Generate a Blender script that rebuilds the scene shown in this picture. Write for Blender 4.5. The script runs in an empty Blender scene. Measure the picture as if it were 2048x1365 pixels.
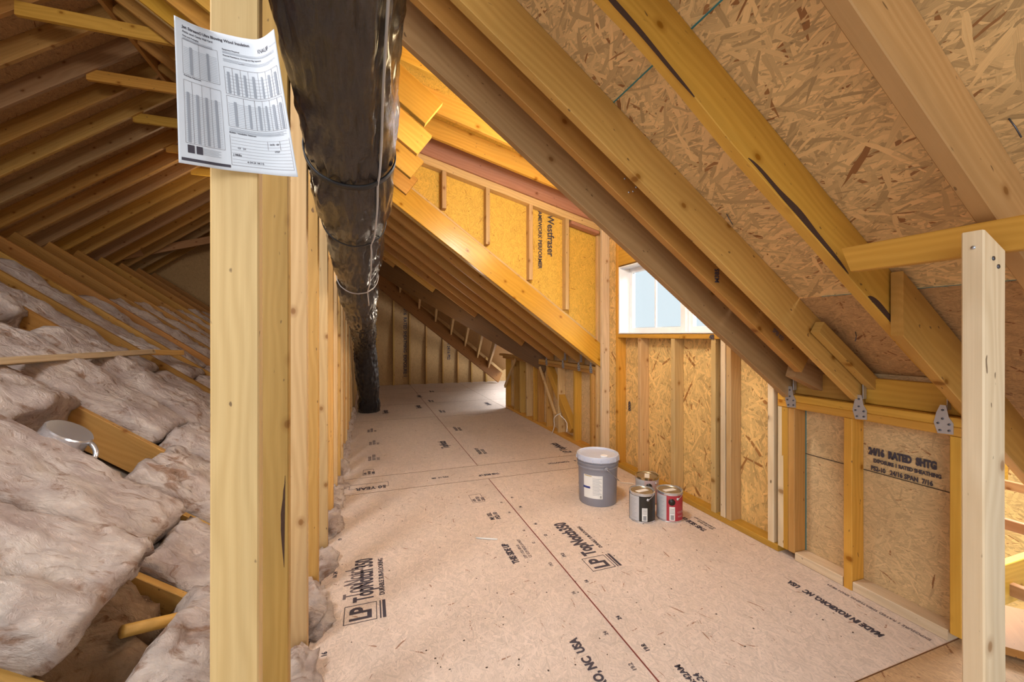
import bpy, bmesh, math, random
from mathutils import Vector as V, Matrix, noise as N
random.seed(7)
C = bpy.context.scene.collection
S = bpy.context.scene
# ---------------------------------------------------------------- camera, world, lights, exposure
H = 1.235
cd = bpy.data.cameras.new('camera'); cam = bpy.data.objects.new('camera', cd); C.objects.link(cam)
cd.sensor_width = 36; cd.lens = 36*820/2048; cd.shift_y = -12.5/2048; cd.clip_start = .02
cam.location = (0, 0, H); cam.rotation_euler = (math.pi/2, 0, -math.atan(288/820))
S.camera = cam
S.view_settings.view_transform = 'Standard'; S.view_settings.look = 'None'
S.view_settings.gamma = 1; S.view_settings.use_curve_mapping = False
S.view_settings.exposure = 0.5
w = bpy.data.worlds.new('sky'); S.world = w; w.use_nodes = True
bg = w.node_tree.nodes['Background']; bg.inputs[0].default_value = (.82, .91, .96, 1); bg.inputs[1].default_value = .70
def area(name, loc, target, sx, sy, power, col, portal=False):
    l = bpy.data.lights.new(name, 'AREA'); l.shape = 'RECTANGLE'; l.size = sx; l.size_y = sy
    l.energy = power; l.color = col
    if portal: l.cycles.is_portal = True
    o = bpy.data.objects.new(name, l); C.objects.link(o); o.location = loc
    o.rotation_euler = (V(target)-V(loc)).to_track_quat('-Z', 'Y').to_euler(); return o
def point_fill(name, loc, power, col, r=.06):
    l = bpy.data.lights.new(name, 'POINT'); l.energy = power; l.color = col; l.shadow_soft_size = r
    o = bpy.data.objects.new(name, l); C.objects.link(o); o.location = loc; return o
WARM = (1, .80, .55)
area('window_daylight', (3.5, .7, 2.9), (1.5, 3.3, 1.3), 1.6, 1.2, 190, (.95, .96, 1))
area('rear_fill_light', (-3.2, -4.6, 2.7), (.4, 3, .9), 4.2, 2.6, 135, (.97, .98, 1))  # broad fill added behind the camera, not a real opening
area('left_fill_light', (-1.5, .8, 3.05), (-1.5, 2.3, .7), .6, .6, 36, (1, .98, .98))  # unseen fill lamp added to brighten the wool on the left
area('far_opening_daylight', (4.2, 7.6, 1.9), (1.0, 7.8, 0.0), 1.8, 1.2, 105, (.88, .94, 1))
area('stair_opening_daylight', (5.6, 1.9, 2.6), (3.6, 1.4, -.6), 1.4, 1.2, 130, (1, .97, .92))
point_fill('dormer_warm_fill', (1.25, 2.6, 2.2), 8, (1, .78, .45), .10)  # added warm fill inside the dormer, no fixture there
point_fill('dormer_floor_fill', (.98, 1.98, 2.25), 46, (.95, .97, 1), .12)  # main floor fill, added out of sight behind the dormer-edge rafter
point_fill('corridor_fill', (.75, 5.6, 1.2), 5, (1, .86, .68), .10)  # weak added fill for the far half of the corridor
point_fill('left_far_fill', (-2.1, 7.2, 3.2), 8, WARM, .10)  # added fill that warms the far left rafters, no lamp there

# ---------------------------------------------------------------- materials
def mat_new(name):
    m = bpy.data.materials.new(name); m.use_nodes = True
    nt = m.node_tree; b = nt.nodes['Principled BSDF']; return m, nt, b
class G:
    def __init__(s, nt): s.nt = nt
    def n(s, t, **kw):
        x = s.nt.nodes.new(t)
        for k, v in kw.items(): setattr(x, k, v)
        return x
    def l(s, a, b): s.nt.links.new(a, b)
    def math(s, op, a, b=None, c=None):
        x = s.n('ShaderNodeMath', operation=op)
        for i, v in enumerate((a, b, c)):
            if v is None: continue
            if isinstance(v, (int, float)): x.inputs[i].default_value = v
            else: s.l(v, x.inputs[i])
        return x.outputs[0]
    def mapping(s, vec, rot=(0,0,0), sc=(1,1,1), loc=(0,0,0)):
        x = s.n('ShaderNodeMapping'); s.l(vec, x.inputs[0])
        x.inputs[1].default_value = loc; x.inputs[2].default_value = rot; x.inputs[3].default_value = sc
        return x.outputs[0]
    def noise(s, vec, scale, detail=3, rough=.55, dist=0):
        x = s.n('ShaderNodeTexNoise'); s.l(vec, x.inputs['Vector']); x.inputs['Scale'].default_value = scale
        x.inputs['Detail'].default_value = detail; x.inputs['Roughness'].default_value = rough; x.inputs['Distortion'].default_value = dist
        return x.outputs['Fac']
    def ramp(s, fac, stops, interp='LINEAR'):
        x = s.n('ShaderNodeValToRGB'); s.l(fac, x.inputs[0]); r = x.color_ramp; r.interpolation = interp
        while len(r.elements) < len(stops): r.elements.new(.5)
        for e, (p, c) in zip(r.elements, stops): e.position = p; e.color = (*c, 1) if len(c) == 3 else c
        return x.outputs[0]
    def mix(s, f, a, b, mode='MIX'):
        x = s.n('ShaderNodeMix', data_type='RGBA', blend_type=mode)
        for i, v in ((0, f), (6, a), (7, b)):
            if isinstance(v, (int, float)): x.inputs[i].default_value = v
            elif isinstance(v, tuple): x.inputs[i].default_value = (*v, 1)
            else: s.l(v, x.inputs[i])
        return x.outputs[2]
    def bump(s, h, strength, dist=.01):
        x = s.n('ShaderNodeBump'); s.l(h, x.inputs['Height']); x.inputs['Strength'].default_value = strength
        x.inputs['Distance'].default_value = dist; return x.outputs[0]
def sc(c, k): return tuple(min(1, v*k) for v in c)
def wood(name, base, vary=.25, rough=.55):
    m, nt, b = mat_new(name); g = G(nt)
    tc = g.n('ShaderNodeTexCoord').outputs['Object']; rnd = g.n('ShaderNodeObjectInfo').outputs['Random']
    off = g.n('ShaderNodeCombineXYZ'); g.l(g.math('MULTIPLY', rnd, 37.), off.inputs[0]); g.l(g.math('MULTIPLY', rnd, 3.1), off.inputs[1]); g.l(g.math('MULTIPLY', rnd, 5.3), off.inputs[2])
    ad = g.n('ShaderNodeVectorMath', operation='ADD'); g.l(tc, ad.inputs[0]); g.l(off.outputs[0], ad.inputs[1]); p = ad.outputs[0]
    fine = g.noise(g.mapping(p, sc=(3, 160, 160)), 1, 3)
    wv = g.n('ShaderNodeTexWave', wave_type='BANDS', bands_direction='Z', wave_profile='SIN')
    g.l(g.mapping(p, sc=(.16, .8, .8)), wv.inputs['Vector']); wv.inputs['Scale'].default_value = 13
    wv.inputs['Distortion'].default_value = 15; wv.inputs['Detail'].default_value = 2; wv.inputs['Detail Scale'].default_value = .8
    broad = g.noise(g.mapping(p, sc=(.9, 9, 9)), 1, 2)
    vo = g.n('ShaderNodeTexVoronoi', voronoi_dimensions='2D'); sx_ = g.n('ShaderNodeSeparateXYZ'); g.l(p, sx_.inputs[0]); cxy = g.n('ShaderNodeCombineXYZ')
    g.l(g.math('MULTIPLY', sx_.outputs[0], 4.6), cxy.inputs[0]); g.l(g.math('MULTIPLY_ADD', sx_.outputs[2], 6.5, g.math('MULTIPLY', sx_.outputs[1], 3.)), cxy.inputs[1]); g.l(cxy.outputs[0], vo.inputs['Vector']); vo.inputs['Scale'].default_value = 1
    vs_ = g.n('ShaderNodeSeparateColor'); g.l(vo.outputs['Color'], vs_.inputs[0])
    knot = g.math('ADD', vo.outputs['Distance'], g.math('MULTIPLY', g.math('LESS_THAN', vs_.outputs[0], .62), 1.))
    dark, lite = sc(base, .72), sc(base, 1.16)
    c = g.mix(g.math('MULTIPLY', wv.outputs['Fac'], .42), lite, (base[0]*.80, base[1]*.72, base[2]*.62))
    c = g.mix(g.math('MULTIPLY', fine, .6), c, (base[0]*.80, base[1]*.74, base[2]*.66))
    c = g.mix(g.ramp(broad, [(.42, (0,0,0)), (.72, (.55,.55,.55))]), c, dark)
    kf = g.ramp(knot, [(.0, (1,1,1)), (.045, (.9,.9,.9)), (.065, (.4,.4,.4)), (.14, (0,0,0))])
    c = g.mix(kf, c, (base[0]*.46, base[1]*.33, base[2]*.24))
    sp = g.noise(g.mapping(p, sc=(26, 60, 60)), 1, 1)
    c = g.mix(g.ramp(sp, [(.74, (0,0,0)), (.78, (.8,.8,.8))]), c, (.10, .05, .025))
    hv = g.n('ShaderNodeHueSaturation'); hv.inputs['Saturation'].default_value = 1.1; g.l(c, hv.inputs['Color'])
    g.l(g.math('MULTIPLY_ADD', rnd, vary*1.2, 1-vary*.65), hv.inputs['Value'])
    g.l(g.math('MULTIPLY_ADD', g.math('FRACT', g.math('MULTIPLY', rnd, 7.7)), .016, .492), hv.inputs['Hue'])
    g.l(hv.outputs[0], b.inputs['Base Color']); b.inputs['Roughness'].default_value = rough
    b.inputs['Specular IOR Level'].default_value = .35
    h = g.math('ADD', g.math('MULTIPLY', fine, .6), g.math('MULTIPLY', wv.outputs['Fac'], .2))
    g.l(g.bump(h, .25, .002), b.inputs['Normal']); return m
def osb(name, base, contrast=1., size=1., darks=.03, rough=.6, dirt=0.):
    m, nt, b = mat_new(name); g = G(nt)
    tc = g.n('ShaderNodeTexCoord').outputs['Object']; rnd = g.n('ShaderNodeObjectInfo').outputs['Random']
    off = g.n('ShaderNodeCombineXYZ'); g.l(g.math('MULTIPLY', rnd, 31.), off.inputs[0]); g.l(g.math('MULTIPLY', rnd, 17.), off.inputs[1])
    ad = g.n('ShaderNodeVectorMath', operation='ADD'); g.l(tc, ad.inputs[0]); g.l(off.outputs[0], ad.inputs[1])
    wn = g.n('ShaderNodeTexNoise'); g.l(ad.outputs[0], wn.inputs['Vector']); wn.inputs['Scale'].default_value = 7/size
    sb = g.n('ShaderNodeVectorMath', operation='MULTIPLY_ADD'); g.l(wn.outputs['Color'], sb.inputs[0])
    sb.inputs[1].default_value = (.014*size,)*3; g.l(ad.outputs[0], sb.inputs[2]); p = sb.outputs[0]
    best = None; val = None
    for i, (ang, L, Wd) in enumerate(((.15, .10, .011), (.75, .085, .012), (-.5, .09, .010), (1.35, .07, .011), (-1.0, .06, .010), (.42, .05, .0045), (-.2, .045, .004))):
        q = g.mapping(g.mapping(p, rot=(0, 0, ang), loc=(i*3.3, i*1.7, 0)), sc=(1/(L*size), 1/(Wd*size), 0.01))
        vo = g.n('ShaderNodeTexVoronoi', voronoi_dimensions='2D', distance='CHEBYCHEV'); g.l(q, vo.inputs['Vector']); vo.inputs['Scale'].default_value = 1
        sep = g.n('ShaderNodeSeparateColor'); g.l(vo.outputs['Color'], sep.inputs[0])
        a, v = sep.outputs[0], sep.outputs[1]
        gr = g.noise(g.mapping(q, sc=(.35, 8, 1)), 1, 3)
        v = g.math('ADD', g.math('MULTIPLY', v, .62), g.math('MULTIPLY', gr, .42))
        if best is None: best, val, raw = a, v, sep.outputs[2]
        else:
            gt = g.math('GREATER_THAN', a, best)
            mx = g.n('ShaderNodeMix', data_type='FLOAT'); g.l(gt, mx.inputs[0]); g.l(val, mx.inputs[2]); g.l(v, mx.inputs[3]); val = mx.outputs[0]
            mr = g.n('ShaderNodeMix', data_type='FLOAT'); g.l(gt, mr.inputs[0]); g.l(raw, mr.inputs[2]); g.l(sep.outputs[2], mr.inputs[3]); raw = mr.outputs[0]
            best = g.math('MAXIMUM', a, best)
    c0 = tuple(x*(1-.38*contrast) for x in base); c2 = tuple(min(1, x*(1+.42*contrast)) for x in base)
    c = g.ramp(val, [(.12, c0), (.45, base), (.85, c2)])
    dk = g.math('GREATER_THAN', raw, 1-darks)
    c = g.mix(g.math('MULTIPLY', dk, .8), c, (base[0]*.40, base[1]*.20, base[2]*.10))
    sp = g.noise(g.mapping(p, sc=(1, 1, .1)), 60/size, 2)
    c = g.mix(g.ramp(sp, [(.70, (0,0,0)), (.76, (.7,.7,.7))]), c, tuple(x*.28 for x in base))
    if dirt:
        dn = g.noise(p, 1.7, 4); c = g.mix(g.math('MULTIPLY', g.ramp(dn, [(.5, (0,0,0)), (.75, (1,1,1))]), dirt), c, sc(base, .62))
    g.l(c, b.inputs['Base Color']); b.inputs['Roughness'].default_value = rough; b.inputs['Specular IOR Level'].default_value = .3
    g.l(g.bump(g.math('ADD', best, g.math('MULTIPLY', val, .8)), .45*contrast, .004), b.inputs['Normal']); return m
def plain(name, col, rough=.5, metal=0, bumps=0, coat=0):
    m, nt, b = mat_new(name); g = G(nt)
    tc = g.n('ShaderNodeTexCoord').outputs['Object']; nz = g.noise(tc, 14, 3)
    g.l(g.mix(nz, sc(col, .9), sc(col, 1.08)), b.inputs['Base Color'])
    b.inputs['Roughness'].default_value = rough; b.inputs['Metallic'].default_value = metal; b.inputs['Coat Weight'].default_value = coat
    if bumps: g.l(g.bump(g.noise(tc, 120, 3), bumps, .004), b.inputs['Normal'])
    return m
PALE = wood('pale_pine', (.58, .40, .21)); YEL = wood('yellow_pine', (.58, .325, .095)); BRN = wood('brown_pine', (.44, .235, .085))
RED = wood('reddish_fir', (.44, .245, .125)); GRY = wood('greyed_pine', (.42, .255, .135)); WHT = wood('whitewood', (.72, .58, .41), .1)
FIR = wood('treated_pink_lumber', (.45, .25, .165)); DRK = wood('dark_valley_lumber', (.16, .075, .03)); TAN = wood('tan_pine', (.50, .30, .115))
O_ROOF = osb('osb_roof', (.60, .385, .17), 1.0, 1.3, .03); O_ROOFL = osb('osb_roof_fine', (.46, .27, .12), .7, .6, .03)
O_FLOOR = osb('osb_floor', (.67, .545, .46), .45, .55, .006, .5, .35); O_FLOOR2 = osb('osb_floor_bare', (.50, .31, .16), .5, .7, .01, .6, .3)
O_WALL = osb('osb_wall', (.64, .41, .15), .9, 1.5, .035); O_KNEE = osb('osb_knee', (.58, .395, .20), .6, .7, .008)
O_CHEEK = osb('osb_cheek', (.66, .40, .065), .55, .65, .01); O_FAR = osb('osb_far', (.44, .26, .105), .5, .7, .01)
INK = plain('black_ink', (.055, .045, .06), .7); INKF = plain('faded_grey_ink', (.16, .12, .12), .8); TEAL = plain('teal_edge_paint', (.04, .22, .24), .7)
REDL = plain('red_chalk_line', (.20, .035, .025), .8); GAP = plain('dark_board_gap', (.07, .045, .03), .9)
WHITE = plain('white_vinyl', (.82, .83, .86), .35); PAPER = plain('white_paper', (.70, .71, .75), .8); PGRY = plain('light_grey_print', (.33, .34, .38), .8)
METAL = plain('galvanised_steel', (.55, .57, .63), .38, .85, .1); SHINY = plain('shiny_tin', (.72, .74, .78), .22, .8); NAIL = plain('dark_nail', (.12, .12, .14), .4, .8)
BARK = plain('bark', (.06, .025, .012), .9, 0, .6); LAMPW = plain('white_card', (.8, .78, .74), .6)
def glass_mat():
    m, nt, b = mat_new('window_glass'); b.inputs['Base Color'].default_value = (.93, .97, .98, 1); b.inputs['Roughness'].default_value = .02
    b.inputs['Transmission Weight'].default_value = 1; b.inputs['IOR'].default_value = 1.1; return m
GLASS = glass_mat()
def batt_mat(name, base):
    m, nt, b = mat_new(name); g = G(nt); tc = g.n('ShaderNodeTexCoord').outputs['Object']
    rnd = g.n('ShaderNodeObjectInfo').outputs['Random']
    ad = g.n('ShaderNodeVectorMath', operation='ADD'); g.l(tc, ad.inputs[0]); cx = g.n('ShaderNodeCombineXYZ'); g.l(g.math('MULTIPLY', rnd, 20.), cx.inputs[0]); g.l(cx.outputs[0], ad.inputs[1]); p = ad.outputs[0]
    a = g.noise(p, 5, 5, .6, .8); f = g.noise(g.mapping(p, rot=(.3, .2, .4), sc=(1, 1.9, 1.9)), 13, 8, .72, 1.6); f2 = g.noise(g.mapping(p, rot=(0, .3, .5), sc=(1, 2.2, 2.2)), 4.2, 8, .62, 1.8)
    c = g.mix(g.ramp(a, [(.35, (0,0,0)), (.68, (1,1,1))]), sc(base, 1.08), (base[0]*.76, base[1]*.70, base[2]*.71))
    c = g.mix(g.ramp(f2, [(.34, (.9,.9,.9)), (.46, (0,0,0))]), c, (base[0]*.50, base[1]*.34, base[2]*.25))
    c = g.mix(g.ramp(f, [(.5, (0,0,0)), (.75, (.5,.5,.5))]), c, sc(base, 1.25))
    g.l(c, b.inputs['Base Color']); b.inputs['Roughness'].default_value = 1; b.inputs['Specular IOR Level'].default_value = .05
    hh = g.math('ADD', g.math('MULTIPLY', f, .5), f2); g.l(g.bump(hh, .9, .05), b.inputs['Normal']); return m
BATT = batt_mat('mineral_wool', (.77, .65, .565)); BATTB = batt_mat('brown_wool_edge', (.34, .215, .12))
def duct_mat():
    m, nt, b = mat_new('black_duct_film'); g = G(nt); uv = g.n('ShaderNodeTexCoord').outputs['UV']
    b.inputs['Base Color'].default_value = (.008, .008, .012, 1); b.inputs['Roughness'].default_value = .17
    b.inputs['Specular IOR Level'].default_value = .7; b.inputs['Coat Weight'].default_value = .35; b.inputs['Coat Roughness'].default_value = .12
    f = g.noise(g.mapping(uv, sc=(46, 11, 1)), 1, 6, .7, 2.0); f2 = g.noise(g.mapping(uv, rot=(0, 0, .5), sc=(14, 34, 1)), 1, 5, .65, 2.5)
    g.l(g.bump(g.math('ADD', f, g.math('MULTIPLY', f2, .6)), .42, .014), b.inputs['Normal']); return m
DUCT = duct_mat(); STRAP = plain('black_strap', (.02, .02, .022), .55, 0, .3); SEAM = plain('grey_seam_tape', (.45, .43, .42), .4)

# ---------------------------------------------------------------- helpers
WM = {}
def link(name, me, M=None, mat=None, parent=None, smooth=False):
    o = bpy.data.objects.new(name, me); C.objects.link(o); M = M or Matrix.Identity(4)
    WM[o] = M.copy()
    if parent is not None:
        o.parent = parent; o.matrix_basis = WM[parent].inverted() @ M
    else: o.matrix_basis = M
    if mat and me is not None:
        for x in (mat if isinstance(mat, (list, tuple)) else [mat]): me.materials.append(x)
    if smooth and me is not None:
        for p in me.polygons: p.use_smooth = True
    return o
def tag(o, label=None, cat=None, group=None, kind=None):
    if label: o['label'] = label
    if cat: o['category'] = cat
    if group: o['group'] = group
    if kind: o['kind'] = kind
    return o
def me_from(name, bm):
    bmesh.ops.recalc_face_normals(bm, faces=bm.faces); me = bpy.data.meshes.new(name); bm.to_mesh(me); bm.free(); return me
def frame(o, dx, dy, dz):
    M = Matrix.Identity(4)
    for i, a in enumerate((dx, dy, dz)):
        for r in range(3): M[r][i] = a[r]
    for r in range(3): M[r][3] = o[r]
    return M
def board(name, p0, p1, w, t, mat, side=(0, 1, 0), up=None, k0=0, k1=0, parent=None, wob=.0012, bev=.0025, seg=None, wane=0, seed=None, loc_lo=None):
    """board from p0 to p1 (middle of the lower edge); w = height off that edge, t = thickness along side; k = end slant (dx per dz)"""
    p0, p1 = V(p0), V(p1); d = p1-p0; L = d.length; d.normalize(); s = V(side); s = (s-d*s.dot(d)).normalized()
    u = d.cross(s)
    if up is not None:
        if u.dot(V(up)) < 0: s = -s; u = -u
    elif u.z < -1e-6 or (abs(u.z) < 1e-6 and u.x < 0): s = -s; u = -u
    seg = seg or max(2, min(24, int(L/.15))); rs = random.random()*99 if seed is None else seed
    bm = bmesh.new(); rings = []
    b = bev
    prof = [(-t/2+b, 0), (t/2-b, 0), (t/2, b), (t/2, w-b), (t/2-b, w), (-t/2+b, w), (-t/2, w-b), (-t/2, b)]
    for i in range(seg+1):
        f = i/seg; ring = []
        for (y, z) in prof:
            x = f*L + (k0*z*(1-f) if i == 0 else 0) + (k1*z if i == seg else 0)
            a = N.noise(V((f*L*1.3+rs, y*9, z*3)))*wob; c = N.noise(V((f*L*1.3+rs+50, y*9, z*3)))*wob
            if wane and z < w*.3: c += wane*(max(0, N.noise(V((f*L*1.6+rs, .3, .7)))-.02)*2.2+abs(N.noise(V((f*L*6+rs, 1, 2))))*.25)
            ring.append(bm.verts.new((x, y+a, z+c)))
        rings.append(ring)
    for a, c in zip(rings, rings[1:]):
        for j in range(8): bm.faces.new((a[j], a[(j+1) % 8], c[(j+1) % 8], c[j]))
    bm.faces.new(rings[0]); bm.faces.new(rings[-1])
    return link(name, me_from(name, bm), frame(p0, d, s, u), mat, parent)
def thing(o, label, cat, group=None): return tag(o, label, cat, group)
def sbox(name, x0, x1, y0, y1, z0, z1, mat, parent=None, bev=.003):
    """axis aligned lumber, grain along its longest side"""
    dx, dy, dz = x1-x0, y1-y0, z1-z0
    if dz >= dx and dz >= dy: return board(name, (x0, (y0+y1)/2, z0), (x0, (y0+y1)/2, z1), dx, dy, mat, (0,1,0), (1,0,0), parent=parent, bev=bev)
    if dy >= dx: return board(name, ((x0+x1)/2, y0, z0), ((x0+x1)/2, y1, z0), dz, dx, mat, (1,0,0), (0,0,1), parent=parent, bev=bev)
    return board(name, (x0, (y0+y1)/2, z0), (x1, (y0+y1)/2, z0), dz, dy, mat, (0,1,0), (0,0,1), parent=parent, bev=bev)
def prism(name, pts, n, th, mat, parent=None, xdir=None):
    """flat sheet: polygon of world points, thickened by th along n; local XY lies in the sheet"""
    pts = [V(p) for p in pts]; n = V(n).normalized(); xd = V(xdir) if xdir else pts[1]-pts[0]; xd = (xd-n*xd.dot(n)).normalized(); yd = n.cross(xd)
    M = frame(pts[0], xd, yd, n); Mi = M.inverted(); bm = bmesh.new()
    a = [bm.verts.new(Mi @ p) for p in pts]; c = [bm.verts.new(Mi @ (p+n*th)) for p in pts]
    bm.faces.new(a); bm.faces.new(c)
    for i in range(len(a)): j = (i+1) % len(a); bm.faces.new((a[i], a[j], c[j], c[i]))
    return link(name, me_from(name, bm), M, mat, parent)
def lathe(name, prof, loc, mat, parent=None, n=48, smooth=True, closed=False):
    bm = bmesh.new(); R = []
    for (r, z) in prof:
        if r < 1e-5: R.append([bm.verts.new((0, 0, z))])
        else: R.append([bm.verts.new((r*math.cos(2*math.pi*i/n), r*math.sin(2*math.pi*i/n), z)) for i in range(n)])
    for a, b in zip(R, R[1:]):
        for i in range(n):
            j = (i+1) % n
            if len(a) == 1 and len(b) == 1: continue
            if len(a) == 1: bm.faces.new((a[0], b[i], b[j]))
            elif len(b) == 1: bm.faces.new((a[i], a[j], b[0]))
            else: bm.faces.new((a[i], a[j], b[j], b[i]))
    me = me_from(name, bm); o = link(name, me, Matrix.Translation(loc), mat, parent)
    if smooth:
        for p in me.polygons: p.use_smooth = True
        me.set_sharp_from_angle(angle=math.radians(35))
    return o
def tube(name, pts, r, mat, parent=None, n=8, rad=None):
    pts = [V(p) for p in pts]; o0 = pts[0]; bm = bmesh.new(); R = []; prev = None
    for i, p in enumerate(pts):
        d = (pts[min(i+1, len(pts)-1)]-pts[max(i-1, 0)]).normalized()
        a = prev if prev is not None else (V((0,0,1)) if abs(d.z) < .9 else V((1,0,0)))
        a = (a-d*a.dot(d)).normalized(); prev = a; b = d.cross(a); rr = rad[i] if rad else r
        R.append([bm.verts.new(p-o0+a*rr*math.cos(2*math.pi*k/n)+b*rr*math.sin(2*math.pi*k/n)) for k in range(n)])
    for a, b in zip(R, R[1:]):
        for k in range(n): bm.faces.new((a[k], a[(k+1) % n], b[(k+1) % n], b[k]))
    bm.faces.new(R[0]); bm.faces.new(R[-1])
    return link(name, me_from(name, bm), Matrix.Translation(o0), mat, parent, True)
def text_mesh(s, size, sx=1., bold=0., th=.0004, align='LEFT', shear=0):
    cu = bpy.data.curves.new('txt', 'FONT'); cu.body = s; cu.size = size; cu.offset = bold; cu.extrude = th; cu.align_x = align; cu.resolution_u = 3; cu.shear = shear
    o = bpy.data.objects.new('txt', cu); C.objects.link(o); dg = bpy.context.evaluated_depsgraph_get()
    me = bpy.data.meshes.new_from_object(o.evaluated_get(dg)); bpy.data.objects.remove(o); me.transform(Matrix.Diagonal((sx, 1, 1, 1))); return me
def lettering(s, size, at, xd, yd, parent, mat=INK, sx=1., bold=0., name='printed_lettering', shear=0):
    xd, yd = V(xd).normalized(), V(yd).normalized(); n = xd.cross(yd)
    me = text_mesh(s, size, sx, bold, shear=shear); me.materials.clear()
    return link(name, me, frame(V(at)+n*.0012, xd, yd, n), mat, parent)
def strip_mark(at, xd, yd, rects, parent, mat=INK, name='printed_mark'):
    """thin printed rectangles (x,y,w,h) in a plane"""
    xd, yd = V(xd).normalized(), V(yd).normalized(); n = xd.cross(yd); bm = bmesh.new()
    for (x, y, w_, h_) in rects:
        vs = [bm.verts.new(q) for q in ((x, y, 0), (x+w_, y, 0), (x+w_, y+h_, 0), (x, y+h_, 0))]; f = bm.faces.new(vs)
        r = bmesh.ops.extrude_face_region(bm, geom=[f]); bmesh.ops.translate(bm, verts=[v for v in r['geom'] if isinstance(v, bmesh.types.BMVert)], vec=(0, 0, .0006))
    return link(name, me_from(name, bm), frame(V(at)+n*.0008, xd, yd, n), mat, parent)
ORD = ['nearest', 'second-nearest', 'third', 'fourth', 'fifth', 'sixth', 'seventh', 'eighth', 'ninth', 'tenth', 'eleventh', 'twelfth', 'thirteenth', 'fourteenth', 'fifteenth', 'sixteenth', 'seventeenth', 'eighteenth', 'nineteenth', 'twentieth', 'twenty-first', 'twenty-second', 'twenty-third', 'twenty-fourth', 'twenty-fifth', 'twenty-sixth']

# ---------------------------------------------------------------- roof planes
SR = -.72; CR = 2.51            # right slope, lower edge of rafters: Z = CR + SR*X
SL = .75; CL = 5.56             # left slope
RX = (CR-CL)/(SL-SR); RZ = CR+SR*RX
D = .155                        # rafter depth square to the slope
PR = D*math.sqrt(1+SR*SR)       # plumb depth
def zr(x, o=0): return CR+SR*x+o
def zl(x, o=0): return CL+SL*x+o
nR = V((-SR, 0, 1)).normalized(); nL = V((-SL, 0, 1)).normalized()
kR = SR                          # plumb end of a right rafter (local x per z)

# ---------------------------------------------------------------- floor
fl = link('floor', None); tag(fl, kind='structure')
def fsheet(x0, x1, y0, y1, mat=O_FLOOR, z=0, th=.019):
    g_ = .0016
    return prism('floor_panel', [(x0+g_, y0+g_, z-th), (x1-g_, y0+g_, z-th), (x1-g_, y1-g_, z-th), (x0+g_, y1-g_, z-th)], (0, 0, 1), th, mat, fl, (0, 1, 0))
XS = .850
xa, xb, xc = -.222, .975, 2.19
ys = [-1.45, .97, 3.386, 3.756, 6.2, 7.51, 8.9, 10.46]
F = {}
for i, (ya, yb) in enumerate(zip(ys, ys[1:])):
    if i == 2: F[(2, 0)] = fsheet(xa, 2.30, ya, yb); continue
    F[(i, 0)] = fsheet(xa, xb, ya, yb)
    F[(i, 1)] = fsheet(xb, 2.30 if 0 < i < 4 else (2.62 if i == 0 else xc), ya, yb, O_FLOOR if i else O_FLOOR2)
    if i >= 4: fsheet(xc, 3.8, ya, yb)
sub = prism('floor_underlay', [(-.21, -1.4, -.06), (2.55, -1.4, -.06), (2.55, .92, -.06), (2.29, .92, -.06), (2.29, 6.2, -.06), (3.7, 6.2, -.06), (3.7, 10.44, -.06), (-.21, 10.44, -.06)], (0, 0, 1), .038, GAP, fl)
strip_mark((0, 0, 0), (1, 0, 0), (0, 1, 0), [(xa, y_-.0015, 2.51 if 0 < y_ < 6.3 else 3.9, .003) for y_ in ys[1:-1]]+[(2.188, 6.2, .003, 4.2)], fl, DRK, 'panel_seam')
link_line = [(.0, -1.4, .006, 4.77), (.0, 3.78, .006, 6.6)]
strip_mark((xb-.003, 0, 0), (1, 0, 0), (0, 1, 0), link_line, fl, REDL, 'red_seam_line')
up_, lf = (0, 1, 0), (-1, 0, 0)
def fprint(s, size, x, y, sx=1, bold=0, p=None, mat=INK, flip=False, name='printed_lettering', dx=None):
    return lettering(s, size, (x, y, 0), (-1, 0, 0) if flip else up_, (0, -1, 0) if flip else lf, fl, mat, sx, bold, name)
def logo(x, y, big=1.):
    # boxed two-letter mark with a bar on its lower side, printed before the large word
    strip_mark((x, y, 0), up_, lf, [(0, 0, .125, .003), (0, .135, .125, .003), (0, 0, .003, .138), (.122, 0, .003, .138), (0, -.038, .125, .014), (0, -.018, .125, .006)], fl, INK)
    lettering('LP', .125, (x-.026, y+.014, 0), up_, lf, fl, INK, .72, .004)
logo(.038, 1.875); fprint('TopNotch 350', .125, .022, 2.02, .50, .003); fprint('TopNotch', .125, -.025, 2.06, .50, .001, mat=INKF); fprint('DURABLE SUB-FLOORING', .034, .075, 2.04, .85, .0006)
logo(1.245, 1.875); fprint('TopNotch350', .115, 1.218, 2.02, .62, .004); fprint('DURABLE SUB-FLOORING', .030, 1.285, 2.07, .80, .0004)
fprint('THIS SIDE UP', .052, .775, 2.08, .72, .0022); fprint('EXP 1 ISO 4PLUS\nCE GOV REQS LA INST', .026, .835, 2.11, .8, mat=INKF)
fprint('ROXBORO, NC  USA', .052, .80, 1.10, .80, .002); fprint('MADE IN ROXBORO, NC   USA', .046, 2.00, 1.08, .62, .0022)
fprint('A SHIFT  06:42AM\nPLANT 2K-24', .036, 1.10, 1.02, .8, .0008); fprint('EXPOSURE 1 RATED SHEATHING SPAN 48/24', .022, 2.15, 1.0, .9, mat=INKF)
fprint('THIS SIDE UP', .05, 2.02, 2.03, .72, .0022); fprint('EXP 1 ISO 4PLUS\nCE GOV REQS LA INST', .022, 2.07, 2.03, .8)
fprint('THIS SIDE UP', .052, 1.10, 3.50, .62, .002, flip=True); fprint('50 YEAR', .085, .14, 3.52, .75, .002, flip=True); fprint('PS2-10  SEI', .040, .66, 3.56, .8, .001, flip=True)
fprint('II     II     TOPNOTCH', .05, 2.0, 3.60, .8, .001, flip=True)
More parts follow.
